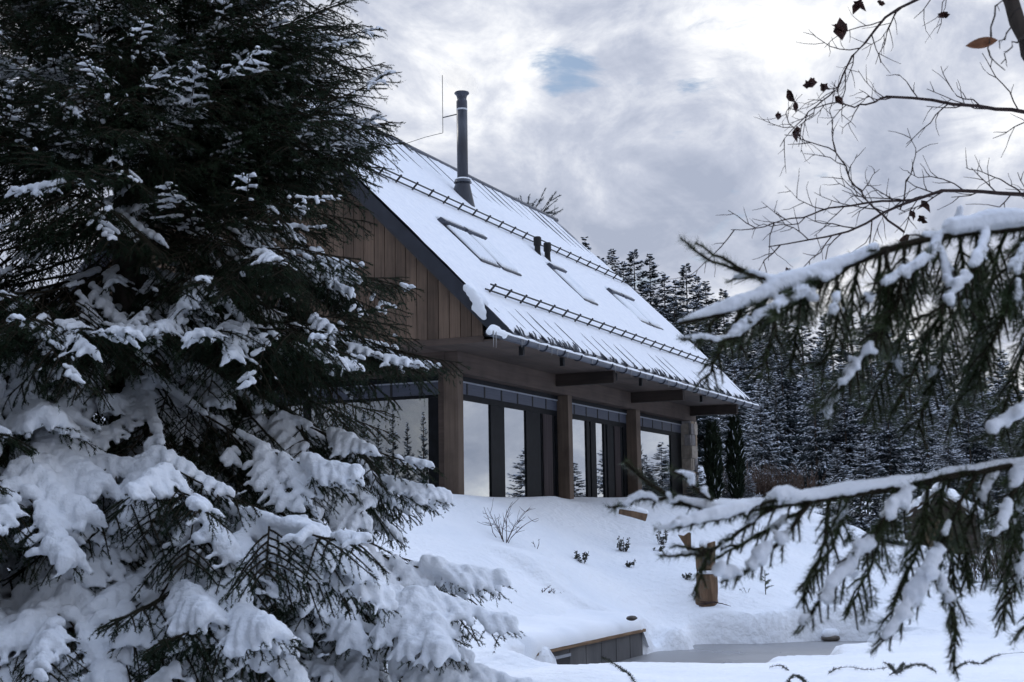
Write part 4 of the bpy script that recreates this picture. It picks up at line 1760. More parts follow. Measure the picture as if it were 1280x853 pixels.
rf = np.random.default_rng(77)
for px, top, d, kd in [(738, 292, 92, 4), (772, 309, 88, 2), (800, 309, 84, 0), (820, 315, 86, 2), (757, 318, 84, 0), (786, 326, 78, 1), (838, 340, 80, 0), (866, 327, 82, 0), (852, 350, 76, 1), (890, 350, 80, 2),
                       (912, 360, 82, 0), (935, 372, 80, 4), (960, 380, 84, 0), (985, 372, 86, 2), (1010, 384, 84, 1), (1040, 392, 84, 0), (1068, 384, 86, 2), (1092, 391, 84, 0), (1118, 402, 86, 4), (1145, 410, 84, 1), (1170, 420, 86, 0),
                       (1200, 428, 84, 2), (1230, 432, 86, 0), (1262, 440, 84, 1), (1295, 446, 86, 0), (1330, 450, 84, 2), (722, 300, 84, 1)]:
    plant(px, d, top, kd, 1.3, 'spruce on the crest of the wood with its pointed top against the sky', 'spruces on the crest of the wood')
for d in (112, 74, 68, 62, 57, 52, 47.5):
    step = FPX*2.3/d
    px = 700+rf.uniform(0, 40)
    while px < (1320 if d < 60 else 1370):
        dd = d+rf.uniform(-3, 3)
        tl = treeline(px)
        hmax = {112: 1.0, 74: .98, 68: .92, 62: .86, 57: .78, 52: .70, 47.5: .6}[d]
        gnd = 600
        top = gnd-(gnd-tl)*hmax*rf.uniform(.68, 1.0)
        if d < 58 and px < 900:
            px += step
            continue
        if d == 47.5 and (915 < px < 1010 or 1140 < px < 1230):
            px += step
            continue
        kd = int(rf.choice([0, 1, 3, 5, 2, 4], p=[.16, .22, .24, .18, .12, .08]))
        plant(px, dd, top, kd, wide=rf.uniform(.9, 1.25))
        px += step*rf.uniform(.7, 1.3)
# young snowy trees at the edge of the wood
for px, d, top, kd, lab in [(1085, 33, 545, 5, 'bushy young spruce white with snow at the edge of the wood'), (1050, 38, 560, 3, 'smaller snowy spruce left of the bushy young one'), (1190, 44, 540, 5, 'snowy young spruce standing behind the hut roof'), (1250, 40, 560, 3, 'snow laden spruce at the right edge behind the wire fence')]:
    p = at(px, 640, d)
    p[2] = gz(p[0], p[1])-.1
    H = CAM[2]+(horizon(px)-top)/FPX*d-p[2]
    far_tree(p, H, kd, lab, None, wide=1.6, name='young_spruce')

# trees behind the photographer mirrored in the glass, then unseen ones added for shade
for k, (az, d, H, kd) in enumerate([(161, 47, 9.2, 4), (138, 40, 8.5, 2), (146.0, 112, 13.0, 2), (146.9, 118, 14.5, 4), (147.7, 110, 12.5, 0), (148.5, 116, 13.5, 4), (149.2, 112, 13.8, 2), (149.9, 119, 14.6, 4), (150.6, 110, 12.2, 2),
                                    (151.3, 114, 14.0, 4), (152.0, 118, 13.0, 2), (152.8, 111, 13.4, 4), (153.6, 115, 14.2, 2), (154.5, 112, 12.6, 0), (155.5, 117, 14.0, 4)]):
    a = math.radians(az)
    x, y = 0+d*math.cos(a), 2+d*math.sin(a)
    if math.hypot(x-CAM[0], y-CAM[1]) < 4:
        continue
    far_tree((x, y, gz(x, y)-.2), H, kd, 'tall dark spruce mirrored in the window of the gable side', 'spruces mirrored in the house windows', wide=.6 if d > 100 else 1.0)
for k, (fw, lf, H, kd) in enumerate([(1.5, 5.2, 11, 1), (5.0, 6.4, 12, 0), (9.5, 7.2, 12, 1), (-3.0, 3.6, 10, 3), (-4.5, -1.2, 10, 0), (13.5, 8.0, 11, 0), (-2.5, 8.0, 12, 2), (3.5, 9.5, 13, 1)]):  # out of view, added to block sky light from the big spruce
    p = CAM.copy()
    p[:2] += FW2*fw-RT2*lf
    p[2] = gz(p[0], p[1])-.2
    far_tree(p, H, kd, 'tall unseen spruce added to shade the big snowy spruce on the left', 'spruces added to shade the big one on the left', wide=1.0)
for k in range(30):
    a = math.radians(-31+k*.72+rf.uniform(-.3, .3))
    d = 150+rf.uniform(-14, 14)
    x, y = d*math.cos(a), d*math.sin(a)
    H = 5.0*rf.uniform(.7, 1.25)
    far_tree((x, y, gz(x, y)-.2), H, int(rf.integers(5)), 'distant spruce mirrored low in the front windows', 'distant spruces mirrored in the front windows')

# ------------------------------------------------------------------ near spruce on the right: boughs reaching into the view
TR = at(1930, 700, 3.3)
TR[2] = gz(TR[0], TR[1])
near = empty('spruce_tree', TR, 'spruce at the right whose two snowy boughs hang across the foreground', 'tree')
mb = MB()
mb.tube([(.02*math.sin(z*2), .02*math.cos(z*1.7), z) for z in np.linspace(-.2, 5.6, 12)], [.11*(1-z/5.8)**.8+.012 for z in np.linspace(-.2, 5.6, 12)], 10)
mb.build('trunk', MT['bark'], near, smooth=True)
rg = np.random.default_rng(41)
for k in range(18):   # the rest of its crown, out of the picture
    z = .7+k*.26
    ang = math.atan2(_R[1], _R[0])+[-.9, .2, 1.0, -.3, .7, -1.2][k % 6]+rg.uniform(-.2, .2)
    pr = MIDB[k % 5] if z < 2.6 else LIGHT[k % 5]
    add_bough(near, pr, z, ang, .85-.08*z+.1, rg.uniform(-.1, .1), bool(k % 2))


def px3(pts):
    return np.array([at(*p) for p in pts])


def near_bough(main, seconds, seed, snow_main, voxel=.0042, main_tl=.06):
    """main: [(px,py,d)..] from the trunk to the tip; seconds: list of (points, snow_from, snow_to, snow_r, tlen)"""
    rng = np.random.default_rng(seed)
    T = Tris()
    S = Tris()
    shoots = []
    P = catmull(px3(main), 44)
    rad = np.linspace(.017, .0035, len(P))
    V, F = tri_tube(P, rad, 7)
    T.add(V, F, 0)

    def snow_along(Q, a, b, r, lift=.8):
        n = len(Q)
        i0, i1 = int(a*(n-1)), int(b*(n-1))
        if i1-i0 < 2:
            return
        pts, rr = [], []
        for i in range(i0, i1+1):
            e = min(1, (i-i0)/(.12*(i1-i0)+.5), (i1-i)/(.12*(i1-i0)+.5))
            nv = fbm(i*.42+seed*3, seed*1.3, r*100, 3)
            if nv < -.30 and len(pts) > 1:      # a bare stretch where it has dropped off
                S.add(*tri_tube(pts, rr, 7))
                pts, rr = [], []
                continue
            w = r*(.42+.58*e)*(1+.55*nv)
            pts.append(Q[i]+np.array([0, 0, 1.])*w*lift+rng.normal(size=3)*.0016)
            rr.append(w)
            if rng.random() < .32:
                wb = w*rng.uniform(.5, .85)
                q = pts[-1]+rng.normal(size=3)*[1, 1, .4]*w*.75-np.array([0, 0, w*.15])
                S.add(*tri_tube([q, q+rng.normal(size=3)*w*.5], [wb, wb*.8], 6))
        if len(pts) > 1:
            S.add(*tri_tube(pts, rr, 7))
    for a, b, r in snow_main:
        snow_along(P, a, b, r)
    for i in range(int(len(P)*.45), len(P)-1):
        shoots += [(P[i], P[i+1])]*2
    for pts, s0, s1, sr, tl in [(None, 0, 0, 0, main_tl)]+seconds:
        if pts is None:
            Q = P[int(len(P)*.28):]
        else:
            Q = catmull(px3(pts), 16)
            w = rng.normal(size=(16, 3))*.0035
            w[0] = 0
            Q = Q+np.cumsum(w, 0)*.6
            V, F = tri_tube(Q, np.linspace(.0042, .0015, len(Q)), 5)
            T.add(V, F, 0)
        for i in range(len(Q)-1):
            shoots += [(Q[i], Q[i+1])]*2
        if s1 > s0:
            snow_along(Q, s0, s1, sr*.72)
        L = np.linalg.norm(np.diff(Q, axis=0), axis=1).sum()
        if tl <= 0:
            continue
        y = .03
        sd = 1
        while y < L*.93:
            f = y/L*(len(Q)-1)
            i = min(int(f), len(Q)-2)
            p = Q[i]+(Q[i+1]-Q[i])*(f-i)
            t = Q[i+1]-Q[i]
            t /= np.linalg.norm(t)
            la = np.cross(t, _F)
            la /= np.linalg.norm(la)+1e-9
            sd = -sd
            ph = rng.uniform(-.8, .8)
            d = t*rng.uniform(.6, 1.0)+(la*math.cos(ph)+np.array(_F)*math.sin(ph))*sd*.65+np.array([0, 0, -1.])*rng.uniform(-.05, .85)
            d /= np.linalg.norm(d)
            l = tl*rng.uniform(.40, .92)*(1-.45*y/L)
            m = p+d*l*.5
            e = p+d*l+np.array([0, 0, -.22*l])
            V, F = tri_tube([p, m, e], [.0025, .002, .0012], 4, pinch=False)
            T.add(V, F, 0)
            shoots += [(p, m), (m, e)]
            if l > .045:
                for zf in (.3, .5, .7):
                    for s4 in (1, -1):
                        if rng.random() < .8:
                            q = p+(e-p)*zf
                            l4 = np.cross(d, _F)
                            dd = d*.8+l4*s4*.55+np.array([0, 0, -.3])
                            dd /= np.linalg.norm(dd)
                            shoots.append((q, q+dd*l*.45))
            if sr > 0 and s0*L < y < s1*L and rng.random() < .33:
                snow_along(np.linspace(p, e, 10), 0, rng.uniform(.35, .75), sr*rng.uniform(.55, .8))
            y += .0115*rng.uniform(.7, 1.4)
    V, F = needles_for(shoots, 1050, .0165, .0017, rng, spread=1.6, upbias=.05)
    T.add(V, F, 1)
    loc = np.array(near.location)
    for c in (T, S):
        c.V = [v-loc.astype(np.float32) for v in c.V]
    o = put('bough', T.mesh('near_bough', [MT['twig'], MT['needle_near']]), near)
    if S.V:
        put('snow', voxel_snow('near_bough_snow', np.concatenate(S.V), np.concatenate(S.F), voxel*.8, 2, MT['snow_fine'], .0015), o)
    return o


UP = [(1915, 190, 3.3), (1600, 238, 3.05), (1400, 262, 2.85), (1280, 284, 2.72), (1200, 292, 2.66), (1130, 306, 2.62), (1060, 332, 2.58), (1000, 354, 2.55), (930, 382, 2.5), (880, 398, 2.48), (850, 404, 2.46)]
near_bough(UP, [
    ([(985, 358, 2.55), (950, 346, 2.52), (905, 328, 2.5), (862, 299, 2.47)], .0, .45, .009, 0),
    ([(940, 344, 2.52), (905, 331, 2.5), (870, 316, 2.5)], 0, 0, 0, 0),
    ([(975, 362, 2.55), (940, 350, 2.6), (902, 351, 2.62)], .1, .9, .008, 0),
    ([(1060, 335, 2.58), (1005, 374, 2.52), (950, 402, 2.48), (900, 432, 2.45)], .1, .98, .016, .07),
    ([(960, 398, 2.5), (900, 424, 2.46), (845, 427, 2.44)], .15, .95, .008, .03),
    ([(930, 385, 2.5), (905, 430, 2.5), (880, 478, 2.5)], 0, 0, 0, .07),
    ([(985, 360, 2.55), (970, 420, 2.56), (955, 475, 2.57)], 0, 0, 0, .08),
    ([(960, 370, 2.53), (935, 405, 2.55), (925, 445, 2.56)], 0, 0, 0, .06),
    ([(905, 392, 2.49), (880, 415, 2.5), (868, 440, 2.5)], 0, 0, 0, .04),
    ([(1030, 345, 2.56), (990, 380, 2.6), (945, 420, 2.62), (915, 450, 2.63)], 0, 0, 0, .07),
    ([(1075, 326, 2.59), (1062, 380, 2.63), (1050, 440, 2.66)], 0, 0, 0, .09),
    ([(1220, 290, 2.67), (1225, 380, 2.72), (1235, 470, 2.75)], 0, 0, 0, .10),
    ([(1110, 314, 2.6), (1112, 380, 2.56), (1098, 440, 2.54)], 0, 0, 0, .08),
    ([(1015, 350, 2.55), (1000, 410, 2.62), (995, 470, 2.66)], 0, 0, 0, .09),
    ([(1045, 340, 2.57), (1040, 395, 2.5), (1025, 452, 2.47), (1005, 470, 2.46)], .3, .5, .012, .08),
    ([(1100, 318, 2.6), (1090, 390, 2.66), (1060, 460, 2.7), (1010, 515, 2.72)], .6, .95, .011, .10),
    ([(1130, 306, 2.62), (1125, 380, 2.55), (1085, 460, 2.52), (1050, 505, 2.5)], .68, .95, .013, .09),
    ([(1150, 302, 2.63), (1140, 370, 2.7), (1112, 450, 2.75), (1078, 530, 2.78)], .55, .72, .012, .10),
    ([(1175, 296, 2.65), (1180, 370, 2.58), (1150, 440, 2.55), (1118, 520, 2.53)], .1, .35, .014, .10),
    ([(1200, 292, 2.66), (1195, 370, 2.72), (1175, 450, 2.78), (1140, 545, 2.82)], .6, .7, .012, .11),
    ([(1235, 288, 2.68), (1215, 330, 2.58), (1180, 372, 2.54), (1130, 400, 2.52)], .0, .75, .015, .07),
    ([(1180, 293, 2.65), (1150, 330, 2.6), (1105, 350, 2.56), (1060, 382, 2.54)], .0, .9, .015, .06),
    ([(1260, 286, 2.7), (1240, 370, 2.75), (1215, 450, 2.8), (1190, 545, 2.84)], .4, .5, .013, .11),
    ([(1290, 284, 2.72), (1270, 350, 2.6), (1245, 420, 2.57), (1215, 500, 2.55)], .15, .5, .012, .10),
    ([(1330, 276, 2.76), (1300, 370, 2.8), (1270, 460, 2.84), (1240, 560, 2.88)], .3, .6, .012, .12),
    ([(1360, 270, 2.8), (1320, 330, 2.66), (1270, 385, 2.62), (1225, 425, 2.6)], .2, .8, .013, .09),
    ([(1420, 262, 2.85), (1370, 420, 2.75), (1310, 490, 2.62), (1255, 530, 2.56), (1210, 556, 2.52)], .5, .98, .019, .06),
    ([(1380, 266, 2.82), (1340, 380, 2.9), (1310, 470, 2.95), (1275, 580, 3.0)], .3, .5, .012, .12),
    ([(1450, 258, 2.9), (1390, 300, 2.72), (1320, 330, 2.66), (1275, 345, 2.62)], .3, .9, .015, .08),
], 5, [(.10, .60, .0145), (.55, .80, .016), (.76, 1.0, .0115)])

LO = [(1918, 430, 3.3), (1620, 510, 3.0), (1420, 545, 2.8), (1330, 562, 2.72), (1280, 578, 2.66), (1220, 589, 2.6), (1160, 600, 2.56), (1100, 612, 2.52), (1040, 622, 2.48), (990, 629, 2.45), (940, 637, 2.42), (890, 637, 2.4), (845, 625, 2.38), (805, 600, 2.36), (782, 578, 2.35)]
near_bough(LO, [
    ([(1020, 624, 2.47), (960, 631, 2.42), (905, 645, 2.38), (860, 657, 2.36), (818, 668, 2.35)], .0, 1.0, .016, .02),
    ([(862, 632, 2.39), (815, 624, 2.36), (768, 637, 2.34)], .1, .9, .008, .02),
    ([(890, 625, 2.4), (862, 612, 2.38), (828, 600, 2.37)], .1, .9, .008, .0),
    ([(970, 634, 2.43), (925, 665, 2.42), (888, 690, 2.41), (870, 742, 2.41)], .15, .5, .008, .035),
    ([(890, 688, 2.41), (865, 681, 2.4), (838, 681, 2.39)], 0, 0, 0, 0),
    ([(888, 692, 2.41), (858, 695, 2.4), (824, 705, 2.39)], .0, .6, .005, 0),
    ([(1012, 626, 2.46), (985, 652, 2.43), (950, 690, 2.41), (903, 722, 2.4)], .35, .98, .019, .05),
    ([(1000, 640, 2.45), (950, 668, 2.47), (905, 698, 2.48)], .1, .4, .007, .05),
    ([(1035, 623, 2.48), (1025, 680, 2.5), (1005, 740, 2.52), (997, 775, 2.53)], 0, 0, 0, .06),
    ([(1060, 618, 2.5), (1045, 660, 2.55), (1020, 710, 2.58), (985, 740, 2.6)], .1, .3, .01, .07),
    ([(1150, 602, 2.55), (1110, 655, 2.5), (1075, 700, 2.48), (1040, 742, 2.46), (998, 788, 2.45)], .1, .98, .016, .07),
    ([(1120, 609, 2.53), (1100, 680, 2.58), (1085, 730, 2.6), (1070, 770, 2.62)], 0, 0, 0, .08),
    ([(1160, 600, 2.56), (1150, 670, 2.6), (1128, 730, 2.64), (1105, 780, 2.66)], .1, .2, .01, .09),
    ([(1222, 589, 2.6), (1195, 645, 2.52), (1175, 700, 2.47), (1145, 765, 2.44), (1098, 822, 2.42)], .38, .97, .022, .06),
    ([(1175, 720, 2.47), (1182, 780, 2.47), (1170, 842, 2.47)], .0, .35, .012, .04),
    ([(1180, 596, 2.58), (1180, 660, 2.66), (1190, 730, 2.7), (1185, 790, 2.72)], 0, 0, 0, .09),
    ([(1250, 584, 2.63), (1220, 640, 2.6), (1205, 690, 2.6), (1210, 745, 2.62)], .0, .3, .012, .08),
    ([(1280, 578, 2.66), (1255, 640, 2.55), (1235, 692, 2.5), (1232, 735, 2.5)], .0, .72, .018, .06),
    ([(1330, 562, 2.72), (1310, 640, 2.6), (1285, 700, 2.55), (1250, 770, 2.52)], .2, .8, .016, .08),
    ([(1360, 556, 2.75), (1330, 660, 2.8), (1300, 750, 2.82), (1270, 800, 2.84)], 0, 0, 0, .1),
    ([(1300, 570, 2.68), (1275, 650, 2.75), (1262, 720, 2.8), (1255, 790, 2.82)], .2, .4, .012, .09),
], 9, [(.10, .62, .0085), (.55, .78, .008), (.74, .97, .011)])

# ------------------------------------------------------------------ bare tree with withered leaves, top right
BT = at(1760, 700, 5.2)
BT[2] = gz(BT[0], BT[1])
bare = empty('bare_tree', BT, 'bare tree reaching in at the top right with thin twigs and a few withered leaves', 'tree')
loc = np.array(bare.location)
mb = MB()
q = [BT-[0, 0, .3], at(1750, 500, 5.2), at(1690, 300, 5.2), at(1560, 130, 5.1)]
mb.tube(catmull(q, 20)-loc, np.linspace(.13, .06, 20), 10)
mb.build('trunk', MT['bark'], bare, smooth=True)


class Twigs:
    def __init__(self, seed):
        self.T = Tris()
        self.rng = np.random.default_rng(seed)

    def stem(self, Q, r0, r1):
        Q = np.asarray(Q)
        jit = self.rng.normal(size=Q.shape)*.004
        jit[0] = 0
        Q = Q+jit
        V, F = tri_tube(Q, np.linspace(r0, r1, len(Q)), 5)
        self.T.add(V-loc, F, 0)
        return Q

    def sprout(self, Q, a, b, gap, l, r, depth=2, bend=.0):
        L = np.linalg.norm(np.diff(Q, axis=0), axis=1).sum()
        y = a*L
        sd = 1
        while y < b*L:
            f = y/L*(len(Q)-1)
            i = min(int(f), len(Q)-2)
            p = Q[i]+(Q[i+1]-Q[i])*(f-i)
            t = Q[i+1]-Q[i]
            t /= np.linalg.norm(t)+1e-9
            la = np.cross(t, _F)
            la /= np.linalg.norm(la)+1e-9
            sd = -sd if self.rng.random() < .8 else sd
            d = t*.8+la*sd*self.rng.uniform(.4, .9)+np.array(_F)*self.rng.uniform(-.5, .5)
            d /= np.linalg.norm(d)
            ll = l*self.rng.uniform(.35, 1.2)
            pts = [p]
            m = max(3, int(ll/.035))
            for k in range(m):
                d = d+self.rng.normal(size=3)*.20+np.array([0, 0, bend])
                d /= np.linalg.norm(d)
                pts.append(pts[-1]+d*ll/m)
            pts = np.array(pts)
            V, F = tri_tube(pts, np.linspace(r, r*.45, len(pts)), 4)
            self.T.add(V-loc, F, 0)
            if depth > 1:
                self.sprout(pts, .25, .95, gap*.8, l*.45, r*.65, depth-1, bend)
            y += gap*self.rng.uniform(.5, 1.6)


def leaf(p, size, mat, seed, parent):
    r = np.random.default_rng(seed)
    V, F = [], []
    for c in range(3):   # crumpled lobes folded on each other
        ax = r.normal(size=3)
        ax /= np.linalg.norm(ax)
        bx = np.cross(ax, r.normal(size=3))
        bx /= np.linalg.norm(bx)
        nx2 = np.cross(ax, bx)
        o0 = len(V)
        for k, (u, w) in enumerate([(0, 0), (.3, .32), (.62, .30), (1, 0), (.62, -.30), (.3, -.32), (.5, 0)]):
            V.append(p-loc+(ax*(u-.4)+bx*w+nx2*(.22*abs(w)*2-.1*k % .13)+[0, 0, -.35*u])*size+r.normal(size=3)*size*.05)
        for k in range(6):
            F.append((o0+6, o0+k, o0+(k+1) % 6))
    me = np_mesh('withered_leaf', np.array(V), np.array(F), [mat])
    return put('withered_leaf', me, parent)


BD = 5.0
tw = Twigs(3)
A = tw.stem(catmull([at(1700, 330, 5.2)]+[at(x, y, BD) for x, y in [(1420, 170), (1285, 142), (1240, 135), (1185, 126), (1110, 121)]], 26), .016, .005)
B = tw.stem(catmull([at(x, y, BD) for x, y in [(1112, 121), (1080, 130), (1062, 132), (1040, 128), (1015, 142), (1000, 155)]], 14), .004, .0015)
tw.sprout(A, .72, 1, .08, .22, .0026, 2)
tw.sprout(B, .05, 1, .04, .16, .0020, 2)
b1 = put('branch', tw.T.mesh('bare_branch', [MT['bare_twig']]), bare)
for i, (x, y, s) in enumerate([(1031, 108, .055), (1013, 101, .06), (1048, 123, .035)]):
    leaf(at(x, y, BD), s, MT['dead_leaf'], i, b1)
tw = Twigs(4)
A = tw.stem(catmull([at(1560, 130, 5.1)]+[at(x, y, BD+.1) for x, y in [(1380, -60), (1230, -40), (1150, -2), (1105, 25), (1078, 55), (1060, 85), (1044, 113)]], 30), .014, .003)
tw.sprout(A, .62, 1, .055, .22, .0024, 2)
B = tw.stem(catmull([at(x, y, BD+.1) for x, y in [(1044, 113), (1015, 138), (990, 160), (975, 182)]], 10), .003, .0013)
tw.sprout(B, 0, 1, .05, .16, .0018, 2)
b2 = put('branch', tw.T.mesh('bare_branch', [MT['bare_twig']]), bare)
for i, (x, y, s) in enumerate([(1050, 32, .07), (1073, 4, .05), (987, 117, .05), (973, 143, .035), (995, 164, .05), (994, 131, .03), (1180, 17, .045), (1100, 2, .03)]):
    leaf(at(x, y, BD+.1), s, MT['dead_leaf'], 20+i, b2)
tw = Twigs(5)
A = tw.stem(catmull([at(1700, 330, 5.2)]+[at(x, y, BD-.1) for x, y in [(1450, 270), (1285, 243), (1240, 241), (1185, 239), (1150, 246), (1112, 261), (1066, 287), (1010, 300), (960, 308)]], 34), .017, .002)
B = tw.stem(catmull([at(x, y, BD-.1) for x, y in [(1152, 246), (1100, 252), (1044, 259), (1005, 271), (960, 282), (915, 289)]], 20), .005, .0015)
D = tw.stem(catmull([at(x, y, BD-.1) for x, y in [(1130, 290), (1095, 262), (1067, 231), (1050, 195), (1006, 175), (985, 168)]], 20), .0045, .0015)
tw.sprout(A, .55, 1, .06, .24, .0026, 2)
tw.sprout(B, .1, 1, .05, .22, .0022, 2)
tw.sprout(D, .1, 1, .055, .22, .0022, 2)
E_ = tw.stem(catmull([at(x, y, BD-.1) for x, y in [(1125, 262), (1135, 225), (1145, 195), (1133, 162)]], 10), .003, .001)
tw.sprout(E_, .1, 1, .05, .1, .0016, 1)
G_ = tw.stem(catmull([at(x, y, BD-.1) for x, y in [(1275, 240), (1250, 222), (1220, 216), (1208, 206)]], 9), .003, .0012)
tw.sprout(G_, .2, 1, .05, .08, .0015, 1)
b3 = put('branch', tw.T.mesh('bare_branch', [MT['bare_twig']]), bare)
for i, (x, y, s) in enumerate([(1140, 266, .035), (1156, 254, .045), (1152, 272, .04), (1206, 275, .04), (1132, 296, .04), (985, 337, .03)]):
    leaf(at(x, y, BD-.1), s, MT['dead_leaf'], 40+i, b3)
tw = Twigs(6)
LD = 4.0
A = tw.stem(catmull([at(x, y, LD) for x, y in [(1560, 330), (1400, 210), (1300, 85), (1281, 48), (1266, 12), (1255, -20)]], 20), .05, .021)
for pts in ([(1262, -8), (1245, 10), (1237, 45), (1240, 70), (1254, 88)], [(1275, 10), (1262, 30), (1250, 62)], [(1284, 40), (1265, 55), (1253, 78)]):
    Q = tw.stem(catmull([at(x, y, LD-.3) for x, y in pts], 10), .003, .0014)
    tw.sprout(Q, .2, .9, .05, .03, .0015, 1)
b4 = put('limb', tw.T.mesh('bare_limb', [MT['bark']]), bare)
me_leaf = MB()
c = at(1227, 54, LD-.3)-loc
ax = (_R*1.0+_U*.18)
n_ = 9
V, F = [], []
for i in range(n_):
    u = i/(n_-1)
    w = .017*math.sin(PI*min(1, u*1.0))**.8
    p = c+ax*(u-.5)*.055*1.55
    V += [p+_U*w*.8-_F*w*.5, p-_U*.004*math.sin(u*PI), p-_U*w*.9-_F*w*.4]
for i in range(n_-1):
    F += [(3*i, 3*i+1, 3*i+4, 3*i+3), (3*i+1, 3*i+2, 3*i+5, 3*i+4)]
me_leaf.add(V, F)
me_leaf.build('withered_leaf', MT['orange_leaf'], b4)

# ------------------------------------------------------------------ things between the house and the wood
def column_tree(px, base, top, d, w, label, seed):
    rng = np.random.default_rng(seed)
    p = at(px, base, d)
    p[2] = gz(p[0], p[1])-.05
    H = CAM[2]+(horizon(px)-top)/FPX*d-p[2]
    t = empty('columnar_conifer', p, label, 'tree')
    n = 5200
    u = rng.random(n)**.9
    r = w*(np.sin(np.clip(u, .02, .98)*PI*.94+.12)**.35)*(1-.55*u**5)*rng.uniform(.45, 1.12, n)**.6
    r *= 1+.16*np.sin(u*23+seed)
    a = rng.random(n)*2*PI
    B = np.stack([r*np.cos(a), r*np.sin(a), u*H*.97+.03], 1)
    D = np.stack([np.cos(a)*.45, np.sin(a)*.45, np.ones(n)], 1)+rng.normal(size=(n, 3))*.22
    W = np.cross(D, rng.normal(size=(n, 3)))
    W /= np.linalg.norm(W, axis=1, keepdims=True)
    l = rng.uniform(.06, .17, n)[:, None]
    V = np.stack([B-W*.026, B+W*.026, B+D*l], 1).reshape(-1, 3)
    mi = (rng.random(n) < .035).astype(int)
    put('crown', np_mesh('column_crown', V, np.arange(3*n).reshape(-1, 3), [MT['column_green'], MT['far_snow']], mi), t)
    V, F = tri_tube([(0, 0, -.3), (0, 0, H*.8)], [.05, .02], 7)
    put('trunk', np_mesh('column_trunk', V, F, [MT['bark']]), t)


column_tree(893, 618, 532, 33.0, .165, 'slim dark columnar conifer nearest the stone pillar', 11)
column_tree(921, 620, 526, 34.0, .165, 'slim dark columnar conifer farther from the stone pillar', 12)
for px, py, d, h, lab in [(873, 616, 33.5, .75, 'small bush white with snow between the stone pillar and the first dark column'), (908, 616, 34.5, .7, 'small snowy bush between the two dark columns'), (936, 618, 36, .65, 'small snowy bush at the foot of the second dark column')]:
    p = at(px, py, d)
    p[2] = gz(p[0], p[1])-.05
    t = empty('snowy_bush', p, lab, 'bush')
    put('crown', FAR[5][0], t, scale=(h*.16, h*.16, h*.09))
    put('stem', FAR[5][1], t, scale=(h*.1, h*.1, h*.06))

# brown hedge of bare stems
p0, p1 = at(918, 622, 40), at(1015, 624, 41)
hb = (p0+p1)/2
hb[2] = gz(hb[0], hb[1])
hedge = empty('brown_hedge', hb, 'low red brown hedge of bare stems in front of the dark wood', 'hedge')
rg = np.random.default_rng(8)
T = Tris()
for k in range(520):
    f = rg.random()
    b = p0+(p1-p0)*f+np.array([rg.normal()*.25, rg.normal()*.25, 0])
    b[2] = gz(b[0], b[1])
    h = rg.uniform(.45, 1.0)*(1+.25*math.sin(f*17))
    t1 = b+np.array([rg.normal()*.10, rg.normal()*.10, h*.55])
    t2 = t1+np.array([rg.normal()*.14, rg.normal()*.14, h*.45])
    V, F = tri_tube(np.array([b, t1, t2])-hb, [.012, .009, .004], 3, pinch=False)
    T.add(V, F)
put('stem', T.mesh('hedge_stem', [MT['hedge']]), hedge)['kind'] = 'stuff'

# pine whose top shows over the ridge
pb = at(655, 600, 47)
pb[2] = gz(pb[0], pb[1])
pine = empty('pine_tree', pb, 'pine whose loose top shows above the roof ridge', 'tree')
ztop = CAM[2]+(horizon(655)-222)/FPX*47-pb[2]
V, F = tri_tube([(0, 0, -.3), (.05, 0, ztop*.5), (0, .05, ztop*.9)], [.18, .12, .04], 8)
put('trunk', np_mesh('pine_trunk', V, F, [MT['bark']], smooth=True), pine)
rg = np.random.default_rng(19)
T = Tris()
sh = []
for k in range(46):
    z = ztop*rg.uniform(.48, .90)
    a = rg.random()*2*PI
    l = rg.uniform(.7, 1.3)*(1.25-.55*(z/ztop))
    d = np.array([math.cos(a), math.sin(a), rg.uniform(.25, .9)])
    pts = np.array([[0, 0, z], d*l*.5+[0, 0, z], d*l+[0, 0, z+.25*l]])
    V, F = tri_tube(pts, [.03, .02, .008], 4, pinch=False)
    T.add(V, F, 0)
    for j in range(7):
        b = pts[0]+(pts[2]-pts[0])*rg.uniform(.3, 1)
        e = b+(d+rg.normal(size=3)*.6)*rg.uniform(.2, .42)
        V, F = tri_tube([b, e], [.010, .005], 3, pinch=False)
        T.add(V, F, 0)
        sh.append((b+(e-b)*.3, e))
V, F = needles_for(sh, 210, .085, .013, rg)
T.add(V, F, 1)
put('crown', T.mesh('pine_crown', [MT['twig'], MT['far_needle']]), pine)

# hut with snow on its roof, behind the right-hand boughs
hc = at(1180, 690, 36)
hc[2] = gz(hc[0], hc[1])-.05
hut = empty('wooden_hut', hc, 'small dark wooden hut with thick snow on its roof at the edge of the wood', 'hut', rz=YAW-.35)
mb = MB()
mb.box(-1.1, 1.1, -.85, .85, 0, .95)
mb.build('wall', MT['shed_wood'], hut)
mb = MB()
prism_yz(mb, [(-1.08, .80), (0, 1.55), (1.08, .80), (1.06, .74), (0, 1.47), (-1.06, .74)], -1.35, 1.35)
hr_ = mb.build('roof', MT['shed_wood'], hut)
c = Tris()
for k in range(9):
    y = -1.0+k*.25
    zz_ = 1.60-.72*abs(y)
    c.add(*tri_tube([(-1.28, y, zz_), (0, y, zz_+.05), (1.28, y, zz_)], [.14, .17, .14], 8))
put('snow', voxel_snow('hut_snow', np.concatenate(c.V), np.concatenate(c.F), .04, 4), hr_)
mb = MB()
for s in (-1, 1):
    prism_yz(mb, [(-.85, .951), (0, 1.45), (.85, .951)], s*1.05-.02, s*1.05+.02)
mb.build('gable', MT['shed_wood'], hut)
mb = MB()
mb.box(-1.125, -1.101, -.3, .35, .05, .85)
dr = mb.build('door', MT['plank'], hut)

